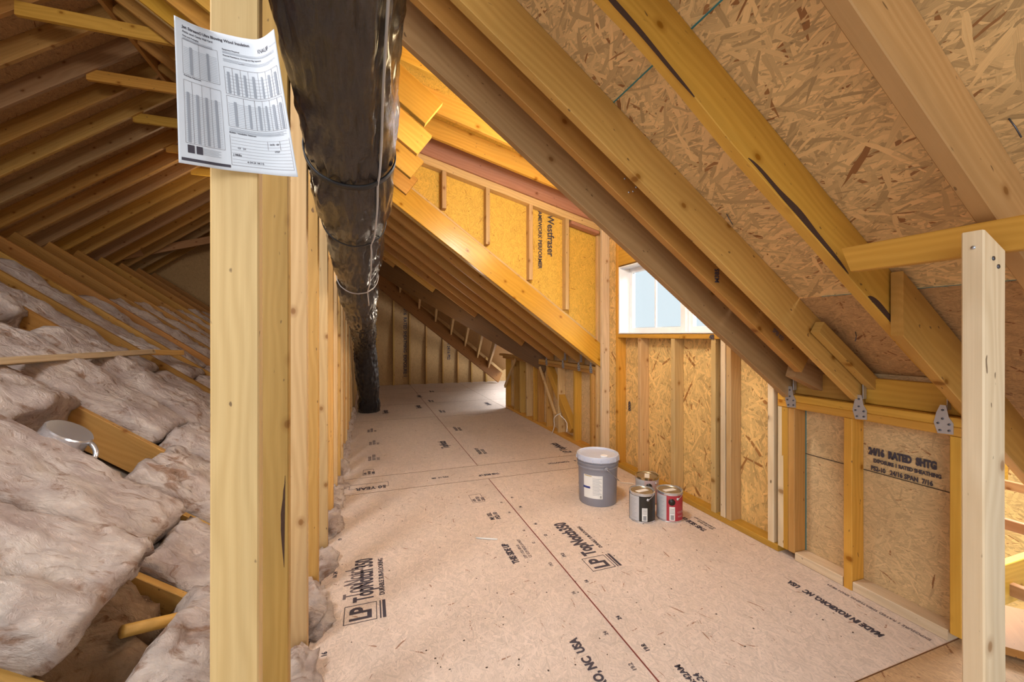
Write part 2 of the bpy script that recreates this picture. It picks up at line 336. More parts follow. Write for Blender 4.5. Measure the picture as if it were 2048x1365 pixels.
strip_mark((.16, 3.50, 0), (-1, 0, 0), (0, -1, 0), [(0, 0, .30, .003), (0, -.10, .30, .003), (0, -.10, .003, .10), (.30, -.10, .003, .103)], fl)
def stamp(x, y, mat=INKF, a=None):
    strip_mark((x, y, 0), up_, lf, [(0, 0, .15, .003), (0, .09, .15, .003), (0, 0, .003, .09), (.15, 0, .003, .093)], fl, mat)
    fprint('APA\nRATED\n23/32', .034, x-.062, y+.02, .8, .0008, mat=mat)
stamp(.05, 3.82, INK); stamp(.82, 2.93, INKF)
for (x, y) in ((.03, 4.25), (.04, 4.85), (.02, 5.5)): fprint('PS2-10 SEI\nTECO TESTED\n24 OC', .04, x, y, .8, .0008, mat=INKF)
for (x, y, t_) in ((.84, 4.45, 'TopNotch'), (.85, 7.0, 'TopNotch'), (2.02, 3.85, 'LP TopNotch'), (2.05, 6.9, 'TopNotch'), (1.0, 8.2, 'TopNotch'), (.3, 6.7, 'TopNotch')): fprint(t_, .12, x, y, .6, .004, mat=INK)
for (x, y) in ((1.12, 4.1), (1.10, 5.2), (1.12, 6.5), (1.1, 7.6), (.1, 7.3), (1.3, 8.9)): fprint('THIS SIDE UP\nPS2-10 SEI', .05, x, y, .8, .001, mat=INK)
fprint('M\u2020 SEL\nPS2-10', .042, .80, 2.62, .9, .001)
for i, (y, a) in enumerate(((1.15, '16'), (1.33, '19.2'), (1.52, '24'), (1.80, '16'), (2.05, '19.2'), (2.30, '12'), (2.46, '16'), (2.74, '24'), (2.92, '19'))):
    fprint(a, .026, 1.04, y, .9, .0006, name='handwritten_number'); fprint(a, .024, .935, y-.06, .9, .0003, mat=INKF, name='handwritten_number')
for y, a in ((1.72, '16'), (1.99, '13.2'), (2.26, '16 24'), (2.66, '19')): fprint(a, .028, -.15, y, .9, .0006, name='handwritten_number')
rng = random.Random(3); dots = []
for _ in range(150):
    x, y = rng.uniform(-.18, 2.1), rng.uniform(.9, 3.3); dots.append((x, y, rng.uniform(.003, .008), rng.uniform(.003, .007)))
o = strip_mark((0, 0, 0), (1, 0, 0), (0, 1, 0), dots, fl, GAP, 'nail_marks'); o['kind'] = 'stuff'

# ---------------------------------------------------------------- roof decks (structure)
ceil = link('ceiling', None); tag(ceil, kind='structure')
def rdeck(pts, mat=O_ROOF, o=PR, name='roof_sheet', xdir=(0, 1, 0)):
    return prism(name, [(x, y, zr(x, o)) for x, y in pts], nR, .012, mat, ceil, xdir)
g2 = .0015
rdeck([(RX, -.3), (.85-g2, -.3), (.85-g2, 1.70), (RX, 1.70)]); rdeck([(.85+g2, -.3), (1.81-g2, -.3), (1.81-g2, 1.70), (.85+g2, 1.70)])
rdeck([(1.81+g2, -.3), (2.9, -.3), (2.9, .90), (2.31, .90), (2.31, 1.70), (1.81+g2, 1.70)], O_ROOFL)
rdeck([(2.9, -.3), (3.9, -.3), (3.9, .9), (2.9, .9)], O_ROOFL)
for x in (.85, 1.81):
    prism('teal_edge_line', [(x-.004, -.3, zr(x, PR-.002)), (x+.004, -.3, zr(x, PR-.002)), (x+.004, 1.2 if x > 1 else 1.7, zr(x, PR-.002)), (x-.004, 1.2 if x > 1 else 1.7, zr(x, PR-.002))], nR, .002, TEAL, ceil)
rdeck([(RX, 1.70), (-.88, 1.70), (-.88, 3.66), (RX, 3.66)], O_ROOFL)
rdeck([(RX, 3.66), (2.31, 3.66), (2.31, 5.05), (.21, 6.71), (-1.1, 7.75), (RX, 8.5)], O_ROOFL)
# left slope
prism('roof_sheet', [(RX, .3, zl(RX, .20)), (-4.9, .3, zl(-4.9, .20)), (-4.9, 10.6, zl(-4.9, .20)), (RX, 10.6, zl(RX, .20))], nL, .012, O_ROOFL, ceil, (0, 1, 0))
# far roof end: sheet between the valley beams, and the roof past it
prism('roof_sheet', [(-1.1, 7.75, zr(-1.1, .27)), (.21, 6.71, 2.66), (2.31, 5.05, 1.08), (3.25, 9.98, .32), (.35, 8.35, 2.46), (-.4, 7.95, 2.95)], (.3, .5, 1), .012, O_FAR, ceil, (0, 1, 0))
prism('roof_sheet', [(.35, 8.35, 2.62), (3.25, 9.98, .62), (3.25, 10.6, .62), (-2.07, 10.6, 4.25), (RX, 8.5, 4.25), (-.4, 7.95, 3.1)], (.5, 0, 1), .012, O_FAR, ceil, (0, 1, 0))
# shed dormer roof
ZD0, SD = 2.93, -.255
def zd(x, o=0): return ZD0+SD*x+o
nD = V((-SD, 0, 1)).normalized()
prism('roof_sheet', [(-.9, 1.60, zd(-.9, .155)), (2.45, 1.60, zd(2.45, .155)), (2.45, 3.75, zd(2.45, .155)), (-.9, 3.75, zd(-.9, .155))], nD, .012, O_CHEEK, ceil, (0, 1, 0))

# ---------------------------------------------------------------- walls (structure)
XW = 2.2; XO = 2.289
def wall(name, pts, n, mat, th=.012, xdir=None): return tag(prism(name, pts, n, th, mat, None, xdir), kind='structure')
wk = wall('wall_right_near', [(XO, .93, -.3), (XO, 1.66, -.3), (XO, 1.66, zr(XO, .187)), (XO, .93, zr(XO, .187))], (1, 0, 0), O_KNEE, xdir=(0, 1, 0))
WY0, WY1, WZ0, WZ1 = 1.78, 3.272, 1.244, 1.863
wd = link('wall_right_dormer', None); tag(wd, kind='structure')
for (ya, yb, za, zb) in ((1.66, 3.72, -.3, WZ0), (1.66, WY0, WZ0, WZ1), (WY1, 3.72, WZ0, WZ1), (1.66, 3.72, WZ1, 2.52)):
    prism('wall_sheathing', [(XO, ya, za), (XO, yb, za), (XO, yb, zb), (XO, ya, zb)], (1, 0, 0), .012, O_WALL, wd, (0, 0, 1))
wf = wall('wall_right_far', [(XO, 3.72, -.3), (XO, 6.60, -.3), (XO, 6.60, .83), (XO, 5.35, .90), (XO, 5.0, zr(XO, .187)), (XO, 3.72, zr(XO, .187))], (1, 0, 0), O_KNEE, xdir=(0, 1, 0))
YE = 10.46
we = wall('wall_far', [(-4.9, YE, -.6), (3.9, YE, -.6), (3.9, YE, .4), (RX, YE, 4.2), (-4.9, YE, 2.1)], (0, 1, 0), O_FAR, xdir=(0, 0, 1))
YC = 3.70
wc = wall('wall_dormer_far', [(-.9, YC, zd(-.9, .1)), (2.3, YC, zd(2.3, .1)), (2.3, YC, zr(2.3)), (-.9, YC, zr(-.9))], (0, 1, 0), O_CHEEK, xdir=(0, 0, 1))
wall('wall_dormer_near', [(-.9, 1.705, zd(-.9, .1)), (2.3, 1.705, zd(2.3, .1)), (2.3, 1.705, zr(2.3, .1)), (-.9, 1.705, zr(-.9, .1))], (0, -1, 0), O_CHEEK, xdir=(0, 0, 1))
lettering('Westfraser', .10, (1.67, YC-.004, 2.42), (0, 0, -1), (1, 0, 0), wc, INK, .9, .002); lettering('FRAMEWORK PERFORMER', .055, (1.57, YC-.004, 2.50), (0, 0, -1), (1, 0, 0), wc, INK, .95, .0015)
lettering('petite', .06, (1.66, YC-.004, 2.50), (1, 0, 0), (0, 0, 1), wc, INKF, 1, .001)
lettering('24/16  RATED SHEATHING  EXPOSURE 1', .11, (.83, YE-.004, 1.95), (0, 0, -1), (1, 0, 0), we, INK, .9, .003); lettering('SPAN 24/16 PS2', .10, (1.92, YE-.004, 1.2), (0, 0, -1), (1, 0, 0), we, INK, .9, .003)
lettering('24/16  RATED  SHTG', .045, (XO-.003, 1.30, .66), (0, -1, 0), (0, 0, 1), wk, INK, .62, .003); lettering('EXPOSURE 1 RATED SHEATHING', .024, (XO-.003, 1.28, .625), (0, -1, 0), (0, 0, 1), wk, INK, .7, .001)
lettering('PS2-10   24/16 SPAN  7/16', .03, (XO-.003, 1.29, .585), (0, -1, 0), (0, 0, 1), wk, INK, .7, .001)
strip_mark((XO-.002, 1.62, .575), (0, -1, 0), (0, 0, 1), [(0, 0, .66, .004)], wk, GAP, 'panel_seam')
prism('teal_edge_line', [(XO-.002, 1.60, 0), (XO-.002, 1.618, 0), (XO-.002, 1.618, .83), (XO-.002, 1.60, .83)], (1, 0, 0), .001, TEAL, wk)
lettering('4000', .05, (XO-.003, 3.24, .62), (0, 0, -1), (0, -1, 0), wd, INK, .9, .002)

# ---------------------------------------------------------------- right slope rafters
def rrafter(y, x0, x1, mat, label, group=None, d=D, o=0, t=.038, k0=0, k1=kR, wane=0, seed=None):
    r = board('rafter', (x0, y, zr(x0, o)), (x1, y, zr(x1, o)), d, t, mat, (0, 1, 0), (0, 0, 1), k0, k1, wane=wane, seed=seed)
    return thing(r, label, 'rafter', group)
FT = 2.27
rrafter(.548, RX, 3.6, RED, 'reddish rafter crossing the top right corner, running down behind the guard board')
r3 = rrafter(.931, RX, FT, YEL, 'golden rafter with dark bark along its wavy lower edge', wane=.028, seed=3.3, k1=0)
r2 = rrafter(1.314, RX, FT, TAN, 'tan rafter landing on the middle metal tie of the near knee wall')
r1b = rrafter(1.462, RX, 2.03, BRN, 'brown rafter with pale stamped face ending just above the near knee wall', k1=0)
r1 = rrafter(1.655, RX, FT, GRY, 'greyish rafter along the near edge of the dormer, landing at the knee wall corner', d=.185, o=-.04)
lettering('M385', .035, (1.50, 1.4425, zr(1.50, .04)), (0, 0, 1), (-1, 0, 0), r1b, INK, .8, .001)
lettering('SPIB KD', .03, (1.83, 1.4425, zr(1.83, .06)), (.8, 0, -.6), (.6, 0, .8), r1b, INKF, .8, .0005)
for i, (xx, zz) in enumerate(((1.02, .05), (1.04, .07), (1.055, .10), (1.0, .09), (1.01, .12))):
    tube('nail_plate', [(xx, 1.446, zr(xx, zz)), (xx, 1.4400, zr(xx, zz))], .004, METAL, r1b, 6)
# bark slivers on rafter r3
def bark(xa_, xb_, hmax, y=.911):
    bm = bmesh.new(); n = 24; lo = []; hi = []
    for i in range(n+1):
        f = i/n; x = xa_+(xb_-xa_)*f; h = hmax*math.sin(math.pi*f)**.6*(.8+.35*N.noise(V((x*9, 0, 0)))); b0 = .006+.01*abs(N.noise(V((x*5, 3, 0))))
        lo.append(bm.verts.new((x, y-.0005, zr(x, b0)))); hi.append(bm.verts.new((x, y-.0008, zr(x, b0+max(h, .001)))))
    for i in range(n): bm.faces.new((lo[i], lo[i+1], hi[i+1], hi[i]))
    r = bmesh.ops.extrude_face_region(bm, geom=bm.faces[:]); bmesh.ops.translate(bm, verts=[v for v in r['geom'] if isinstance(v, bmesh.types.BMVert)], vec=(0, .003, 0))
    return link('bark_edge', me_from('bark_edge', bm), None, BARK, r3)
bark(.42, .86, .022); bark(1.06, 1.50, .030); bark(1.60, 1.80, .035); bark(1.82, 2.2, .016)
# dormer cut rafters and far rafters
for i, y in enumerate((1.80, 2.14, 2.51, 2.90, 3.25)):
    rrafter(y, RX, .275 if i else .10, YEL, ['short golden rafter end half hidden behind the grey dormer rafter', 'golden rafter with its square cut end topmost of the stepped four beside the duct', 'golden rafter with square cut end, second from the top of the stepped four', 'golden rafter with square cut end, third from the top of the stepped four', 'golden rafter with square cut end, lowest of the stepped four'][i], 'rafters cut off at the dormer', k1=0)
GLOS = wood('glossy_yellow_pine', (.64, .38, .10), .1, .28)
rf = rrafter(3.64, RX, FT, GLOS, 'wide shiny golden rafter under the studded dormer side wall', d=.195, k1=0); rrafter(3.68, RX, FT, PALE, 'pale rafter doubled behind the shiny golden rafter of the dormer side', d=.225, k1=0)
for i, y in enumerate((4.05, 4.45, 4.85)):
    rrafter(y, RX, FT, BRN, ['brown rafter just behind the shiny golden dormer rafter', 'second brown rafter behind the golden dormer rafter, landing on the far knee wall', 'third brown rafter behind the golden dormer rafter, last to reach the knee wall plate'][i], 'brown rafters beyond the dormer')
for i, (y, x) in enumerate(((5.25, 1.98), (5.67, 1.43), (6.10, .90), (6.45, .36), (6.9, -.2), (7.3, -.7))):
    rrafter(y, RX, x, BRN, 'brown jack rafter ending on the dark valley beam, %s of its row' % ORD[i], 'jack rafters ending on the dark beam', k1=0)
# left part right-slope repeats further back
for i, y in enumerate((7.7, 8.1, 8.5, 8.9, 9.3, 9.7, 10.1)):
    rrafter(y, RX, -1.2, BRN, 'brown upper rafter far back beside the ridge', 'far upper rafters beside the ridge', k1=0)
thing(board('ridge_board', (RX, .2, RZ-.03), (RX, 10.4, RZ-.03), .24, .038, BRN, (1, 0, 0)), 'long brown ridge board under the roof peak at the upper left', 'ridge board')
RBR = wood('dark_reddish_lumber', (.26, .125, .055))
# valley beams and jacks at the far end
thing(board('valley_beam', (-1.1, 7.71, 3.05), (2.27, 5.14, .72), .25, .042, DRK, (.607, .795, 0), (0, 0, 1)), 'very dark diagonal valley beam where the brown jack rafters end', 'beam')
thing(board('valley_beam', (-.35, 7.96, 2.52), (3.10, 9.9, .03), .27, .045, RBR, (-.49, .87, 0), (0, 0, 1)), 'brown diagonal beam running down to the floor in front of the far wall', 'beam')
jt = [(0.485, 6.5, 2.049), (0.755, 6.294, 1.854), (0.976, 6.125, 1.682), (1.198, 5.956, 1.528), (1.394, 5.806, 1.394), (1.562, 5.678, 1.256), (1.731, 5.549, 1.143)]
jb = [(0.605, 8.494, 2.036), (1.005, 8.719, 1.736), (1.38, 8.93, 1.473), (1.759, 9.144, 1.19), (2.127, 9.351, 0.921), (2.477, 9.549, 0.636), (2.804, 9.733, 0.372)]
for i, (a, b) in enumerate(zip(jt, jb)):
    a, b = V(a), V(b); e = (b-a).normalized()
    thing(board('jack_rafter', a+V((0, 0, .03))+e*.03, b+V((0, 0, .04))-e*.02, .16, .036, PALE, (1, 0, 0), (0, 0, 1)), 'pale jack rafter between the dark beam and brown diagonal beam, %s from the left' % ['first', 'second', 'third', 'fourth', 'fifth', 'sixth', 'seventh'][i], 'rafter', 'pale jack rafters over the far end')

# ---------------------------------------------------------------- left slope rafters, collar ties
for i in range(21):
    y = 2.16+.4*i
    b = board('rafter', (RX-.02, y, zl(RX-.02)), (-4.75, y, zl(-4.75)), .16, .038, GRY if i % 3 == 1 else (BRN if i % 3 else TAN), (0, 1, 0), (0, 0, 1), k0=-.7)
    thing(b, 'brown left-slope rafter, %s counted back from the camera' % ORD[i], 'rafter', 'rafters of the left roof slope')
for i, y in enumerate((4.09, 4.92, 5.73, 6.53, 7.33, 8.13)):
    b = board('collar_tie', (-2.50, y+.06, 3.64), (-1.35 if i < 1 else -1.6, y+.06, 3.64), .105, .036, YEL, (0, 1, 0))
    thing(b, 'golden collar tie high under the left roof peak, %s from the camera' % ORD[i], 'collar tie', 'collar ties under the ridge')
thing(board('brace', (-2.05, 10.3, 3.5), (-4.2, 9.2, 2.55), .14, .038, RED, (0, 1, 0)), 'reddish brace at the far end of the left roof slope', 'brace')
thing(board('brace', (-2.9, 10.2, 3.3), (-1.9, 10.38, 2.2), .14, .038, BRN, (0, 1, 0)), 'short brown board far back under the left slope beside the near stud', 'brace')

# ---------------------------------------------------------------- shed dormer framing
for i, y in enumerate((3.29, 2.94, 2.55, 2.18, 1.84)):
    x1 = 2.28
    thing(board('dormer_rafter', (-.6, y, zd(-.6)), (x1, y, zd(x1)), .15, .038, YEL, (0, 1, 0), (0, 0, 1)), 'golden low-pitched dormer rafter, %s from the studded side wall' % ['first', 'second', 'third', 'fourth', 'fifth'][i], 'rafter', 'low-pitched dormer rafters')
thing(board('ledger_board', (-.6, 3.60, zd(-.6, -.015)), (2.27, 3.60, zd(2.27, -.015)), .165, .030, FIR, (0, 1, 0), (0, 0, 1)), 'pinkish low-pitched board lying along the top of the studded dormer side wall', 'board')
thing(board('top_plate', (.1, 3.655, zd(.1, -.085)), (2.27, 3.655, zd(2.27, -.085)), .068, .085, PALE, (0, 1, 0), (0, 0, 1)), 'pale sloping top plate over the studs of the dormer side wall', 'plate')
for i, x in enumerate((.618, 1.019, 1.445, 1.829)):
    z0 = zr(x, .29); b = sbox('wall_stud', x, x+.038, 3.618, 3.70, z0, zd(x, -.085), PALE)
    thing(b, 'wall stud of the yellow dormer side wall, %s from the left' % ['first', 'second', 'third', 'fourth'][i], 'stud', 'studs of the dormer side wall')
thing(board('stamped_block', (1.87, 3.625, zd(1.87, -.13)), (2.18, 3.625, zd(2.18, -.13)), .03, .08, FIR, (0, 1, 0)), 'small stamped pinkish block under the dormer plate by the corner posts', 'block')
# corner posts and dormer wall studs
studs = [(3.665, 0, 2.36, PALE, 'pale corner post where the dormer side wall meets the window wall, left of its pair'), (3.575, 0, 2.36, WHT, 'blotchy pale corner post left of the window, right of its pair'),
         (3.30, 0, 2.36, YEL, 'brown-sided king stud at the left edge of the window'), (2.966, 0, 1.206, PALE, 'first short stud below the window, counted from its left edge'), (2.555, 0, 1.206, PALE, 'second short stud below the window, counted from its left edge'),
         (2.165, 0, 1.206, PALE, 'third short stud below the window, left of a tight pair'), (2.085, 0, 1.206, WHT, 'pale knotty stud right of the tight pair under the window'), (2.04, 0, 1.206, PALE, 'stud directly right of the pale knotty one under the window'),
         (1.745, 0, 2.3, WHT, 'whitish stud beside the knee wall corner of the dormer')]
for y, z0, z1, m_, lab in studs:
    thing(sbox('wall_stud', XW, XO-.001, y-.019, y+.019, z0+.038, z1, m_), lab, 'stud', 'studs of the window wall')
thing(sbox('bottom_plate', XW, XO-.001, 1.70, 3.68, 0, .038, YEL), 'golden bottom plate of the window wall behind the paint cans', 'plate')
thing(sbox('sill_plate', XW-.004, XO-.001, 1.765, 3.28, 1.206, 1.240, YEL), 'thin golden board under the window sill with handwritten 48', 'plate')
lettering('48', .045, (XW-.005, 2.19, 1.205), (0, -1, 0), (0, 0, 1), [o for o in C.objects if o.name.startswith('sill_plate')][0], INK, .9, .002, 'handwritten_number')
thing(sbox('window_header', XW, XO-.001, 1.765, 3.28, 1.875, 2.02, YEL), 'golden header board over the window', 'header')
for i, y in enumerate((3.10, 2.75)):
    thing(sbox('wall_stud', XW, XO-.001, y-.019, y+.019, 2.02, 2.36, YEL), 'short golden stud above the window header, %s from the corner posts' % ['first', 'second'][i], 'stud', 'studs over the window')
thing(sbox('top_plate', XW, XO-.001, 1.70, 3.60, 2.362, 2.40, YEL), 'golden top plate above the window header', 'plate')

# window
win = link('window_1', None, Matrix.Translation((XO, WY0, WZ0))); tag(win, kind='structure')
def wb(name, y0, y1, z0, z1, x0, x1, m_=WHITE): return sbox(name, x0, x1, y0, y1, z0, z1, m_, win, .002)
wb('window_jamb', WY1-.014, WY1, WZ0, WZ1, XW, XO+.07); wb('window_jamb', WY0, WY0+.014, WZ0, WZ1, XW, XO+.07)
wb('window_sill', WY0+.014, WY1-.014, WZ0, WZ0+.012, XW-.004, XO+.07); wb('window_head', WY0+.014, WY1-.014, WZ1-.012, WZ1, XW, XO+.07)
xw0, xw1 = XO+.02, XO+.055
ym = (WY0+WY1)/2
for (a, b) in ((ym+.02, WY1-.014), (WY0+.014, ym-.02)):
    wb('sash_frame', a, a+.045, WZ0+.012, WZ1-.012, xw0, xw1); wb('sash_frame', b-.045, b, WZ0+.012, WZ1-.012, xw0, xw1)
    wb('sash_frame', a+.045, b-.045, WZ0+.012, WZ0+.055, xw0, xw1); wb('sash_frame', a+.045, b-.045, WZ1-.055, WZ1-.012, xw0, xw1)
    wb('window_muntin', (a+b)/2-.008, (a+b)/2+.008, WZ0+.055, WZ1-.055, xw0+.008, xw1-.012)
    wb('window_pane', a+.045, b-.045, WZ0+.055, WZ1-.055, xw0+.014, xw0+.018, GLASS)
wb('window_mullion', ym-.02, ym+.02, WZ0+.012, WZ1-.012, XO-.01, xw1)

# ---------------------------------------------------------------- near knee wall
for y, m_, lab in ((1.702-.019, WHT, 'whitish stud at the corner of the near knee wall and dormer'), (1.66, YEL, 'golden double stud of the near knee wall, left of the pair'), (1.622, TAN, 'tan stud beside the teal painted panel edge'), (1.34, YEL, 'golden free-standing stud in the middle of the near knee wall'), (.952, YEL, 'golden stud at the near end of the knee wall, beside the pale post')):
    thing(sbox('wall_stud', XW, XO-.001, y-.0185, y+.0185, .038 if y != 1.34 else .0, .829, m_), lab, 'stud', 'studs of the near knee wall')
thing(sbox('bottom_plate', XW, XO-.001, 1.362, 1.60, 0, .045, WHT), 'pale bottom plate of the near knee wall, left of the middle stud', 'plate')
thing(sbox('bottom_plate', XW, XO-.001, .975, 1.318, 0, .045, WHT), 'pale bottom plate of the near knee wall, right of the middle stud', 'plate')
thing(sbox('top_plate', XW, XO-.001, .93, 1.70, .830, .867, YEL), 'golden lower top plate of the near knee wall', 'plate')
thing(sbox('top_plate', XW, XO-.001, .93, 1.70, .868, .905, YEL), 'golden upper top plate of the near knee wall carrying the rafters', 'plate')
for (a, b, i) in ((1.34, 1.63, 0), (.955, 1.29, 1)):
    thing(sbox('blocking', XO-.045, XO-.006, a, b, .907, 1.03, YEL if i else BRN), 'blocking between rafters on the near knee wall, %s' % ('right of the middle metal tie' if i else 'left of the middle metal tie'), 'blocking')
# scabs
thing(board('scab_board', (1.71, .888, 1.232), (3.3, .888, 1.232-.72*1.59), .178, .036, BRN, (0, 1, 0), (0, 0, 1), k0=-.72, k1=0), 'deep brown board with pale plumb-cut end hanging left of the white post', 'rafter')
thing(board('scab_board', (1.865, 1.268, 1.245), (2.28, 1.268, .95), .058, .04, TAN, (0, 1, 0), (0, 0, 1)), 'short rough board nailed along the tan rafter near the knee wall', 'board')
thing(board('scab_board', (2.04, 1.51, 1.02), (2.27, 1.51, .93), .10, .05, GRY, (0, 1, 0), (0, 0, 1)), 'short grey block at the cut end of the stamped rafter', 'block')

# ---------------------------------------------------------------- far knee wall
fk = [(6.57, 'golden end stud of the far knee wall where the floor opens'), (6.167, ''), (5.894, ''), (5.62, ''), (5.35, ''), (5.188, ''), (4.90, ''), (4.56, ''), (4.146, 'tan stud of the far knee wall, left of the dormer corner'), (3.78, 'pale paired stud of the far knee wall right at the dormer corner'), (3.742, 'second pale stud of the pair at the dormer corner of the far knee wall')]
nm = ['', 'second', 'third', 'fourth', 'fifth', 'sixth', 'seventh', 'eighth']
for i, (y, lab) in enumerate(fk):
    thing(sbox('wall_stud', XW, XO-.001, y-.018, y+.018, .038, .829, [YEL, BRN, TAN, PALE][i % 4]), lab or 'stud of the far knee wall, %s from its open far end' % nm[i], 'stud', 'studs of the far knee wall')
thing(sbox('bottom_plate', XW, XO-.001, 3.72, 6.59, 0, .038, YEL), 'long golden bottom plate of the far knee wall', 'plate')
thing(sbox('top_plate', XW, XO-.001, 3.70, 6.75, .83, .867, BRN), 'brown lower top plate of the far knee wall', 'plate')
thing(sbox('top_plate', XW, XO-.001, 3.70, 6.95, .868, .905, TAN), 'tan upper top plate of the far knee wall, sticking out past its end', 'plate')
thing(board('brace', (XW-.02, 6.028, .83), (XW-.02, 6.56, .34), .05, .02, PALE, (1, 0, 0), (0, 1, 0)), 'thin pale diagonal brace at the open end of the far knee wall', 'brace')
thing(board('brace', (XW-.012, 5.084, .81), (XW-.012, 4.60, .26), .035, .022, PALE, (1, 0, 0), (0, 1, 0)), 'thin pale diagonal brace in the middle of the far knee wall', 'brace')
thing(board('brace', (XW+.045, 4.86, .82), (XW+.045, 4.20, .16), .09, .085, YEL, (1, 0, 0), (0, 1, 0)), 'thick golden diagonal brace near the dormer end of the far knee wall', 'brace')
pts = [(2.17, 4.55+.35*t-.3*t*t*0, .004+.36*math.sin(math.pi*min(1, t*.62))) for t in [i/16 for i in range(17)]]
thing(tube('cable', [(2.14+.02*math.sin(p[0]*3+i), 4.62-.027*i, .005+.30*math.sin(math.pi*i/18)**.8) for i, p in enumerate(pts)], .0045, LAMPW), 'thin white cable looping out of the far knee wall', 'cable')

# metal ties
def tie(y, x, z, label, far=False):
    r = link('metal_tie', None, Matrix.Translation((x, y, z))); thing(r, label, 'metal tie', 'metal ties on knee wall plates')
    def pl(name, poly, th=.0025):
        bm = bmesh.new(); f = bm.faces.new([bm.verts.new((0, a, b)) for a, b in poly]); e = bmesh.ops.extrude_face_region(bm, geom=[f]); bmesh.ops.translate(bm, verts=[v for v in e['geom'] if isinstance(v, bmesh.types.BMVert)], vec=(-th, 0, 0))
        return link(name, me_from(name, bm), Matrix.Translation((x, y, z)), METAL, r)
    pl('lower_plate', [(-.028, -.068), (.02, -.072), (.032, -.03), (.024, .012), (.012, .045), (-.006, .045), (-.014, .0), (-.028, -.025)])
    # leg going up the side of the rafter
    board('upper_leg', (x+.012, y-.003, z+.025), (x+.012, y-.003, z+.115), .026, .0025, METAL, (0, 1, 0), (1, 0, 0), parent=r, wob=0, bev=.0005)
    for a, b in ((-.016, -.055), (.012, -.058), (-.016, -.03), (.018, -.03), (.004, -.01), (.004, .025)):
        tube('nail_head', [(x-.002, y+a, z+b), (x-.006, y+a, z+b)], .0045, NAIL, r, 6)
tie(1.622, XW-.001, .905, 'galvanised metal tie under the grey dormer-edge rafter, leftmost of the near three')
tie(1.285, XW-.001, .905, 'galvanised metal tie under the tan rafter, middle of the near three')
tie(.985, XW-.001, .905, 'galvanised metal tie under the bark-edged rafter, beside the pale post')
for y, l_ in ((4.95-.05, 'leftmost'), (4.45-.03, 'second from the left'), (4.05-.02, 'third from the left'), (3.77, 'rightmost, at the dormer corner')): tie(y, XW-.001, .905, 'small metal tie on the far knee wall plate, '+l_)

# ---------------------------------------------------------------- near post and guard board
PX, PY = 1.277, .506
bm = bmesh.new()
post = board('guard_post', (PX, PY+.019, 0), (PX, PY+.019, 1.467), .087, .038, WHT, (0, 1, 0), (1, 0, 0), k1=-.5, bev=.003)
thing(post, 'whitish square post standing in the right foreground with slanted cut top', 'post')
tube('screw', [(PX+.001, PY+.017, 1.43), (PX-.002, PY+.017, 1.43)], .004, METAL, post, 8)
for a, b in ((.035, 1.405), (.055, 1.388)): tube('screw', [(PX+a, PY+.001, b), (PX+a, PY-.002, b)], .005, NAIL, post, 8)
gb = board('guard_board', (1.384, .823, 1.425), (1.384, -.3, 1.425), .076, .038, YEL, (1, 0, 0), (0, 0, 1), k0=-.35)
thing(gb, 'level golden guard board fixed behind the top of the white post', 'board')

# ---------------------------------------------------------------- left stud wall
sy = [1.013, 1.361, 1.764, 2.136, 2.612, 3.02, 3.415]+[3.81+.39*i for i in range(17)]
XL0, XL1 = -.311, -.222
for i, y in enumerate(sy):
    lab = {0: 'wide pale stud in the left foreground holding the white paper', 1: 'second stud of the left partition with a dark resin split low down'}.get(i, 'pale stud of the left partition wall, %s from the camera' % ORD[i])
    b = board('wall_stud', (XL0, y+.019, -.11), (XL0, y+.019, zr(XL0, -.01)), XL1-XL0, .038, [PALE, TAN, PALE, TAN][i % 4] if i else PALE, (0, 1, 0), (1, 0, 0), wob=.002 if i < 3 else .001, bev=.003)
    thing(b, lab, 'stud', 'studs of the left partition')
    if i == 1:
        bmk = bmesh.new(); vs = []
        for k in range(13):
            f = k/12; zz = .55-.62*0+f*.27; ww = .010*math.sin(math.pi*f)*(1+.6*N.noise(V((f*6, 2, 1)))); vs.append((zz, ww))
        lo = [bmk.verts.new((XL1-.006-.01*(1-f_[0]), y-.0008, f_[0])) for f_ in vs]; hi = [bmk.verts.new((XL1-.006-.01*(1-f_[0])-max(.001, f_[1]), y-.0008, f_[0])) for f_ in vs]
        for k in range(12): bmk.faces.new((lo[k], lo[k+1], hi[k+1], hi[k]))
        link('resin_split', me_from('resin_split', bmk), None, BARK, b)
thing(sbox('bottom_plate', XL0, XL1-.002, .8, 10.4, -.15, -.112, TAN), 'bottom plate under the left partition studs, mostly buried in wool', 'plate')
thing(sbox('floor_edge_joist', XL1+.002, XL1+.02, .2, 10.4, -.30, -.021, DRK), 'dark joist edge under the left side of the subfloor', 'joist')

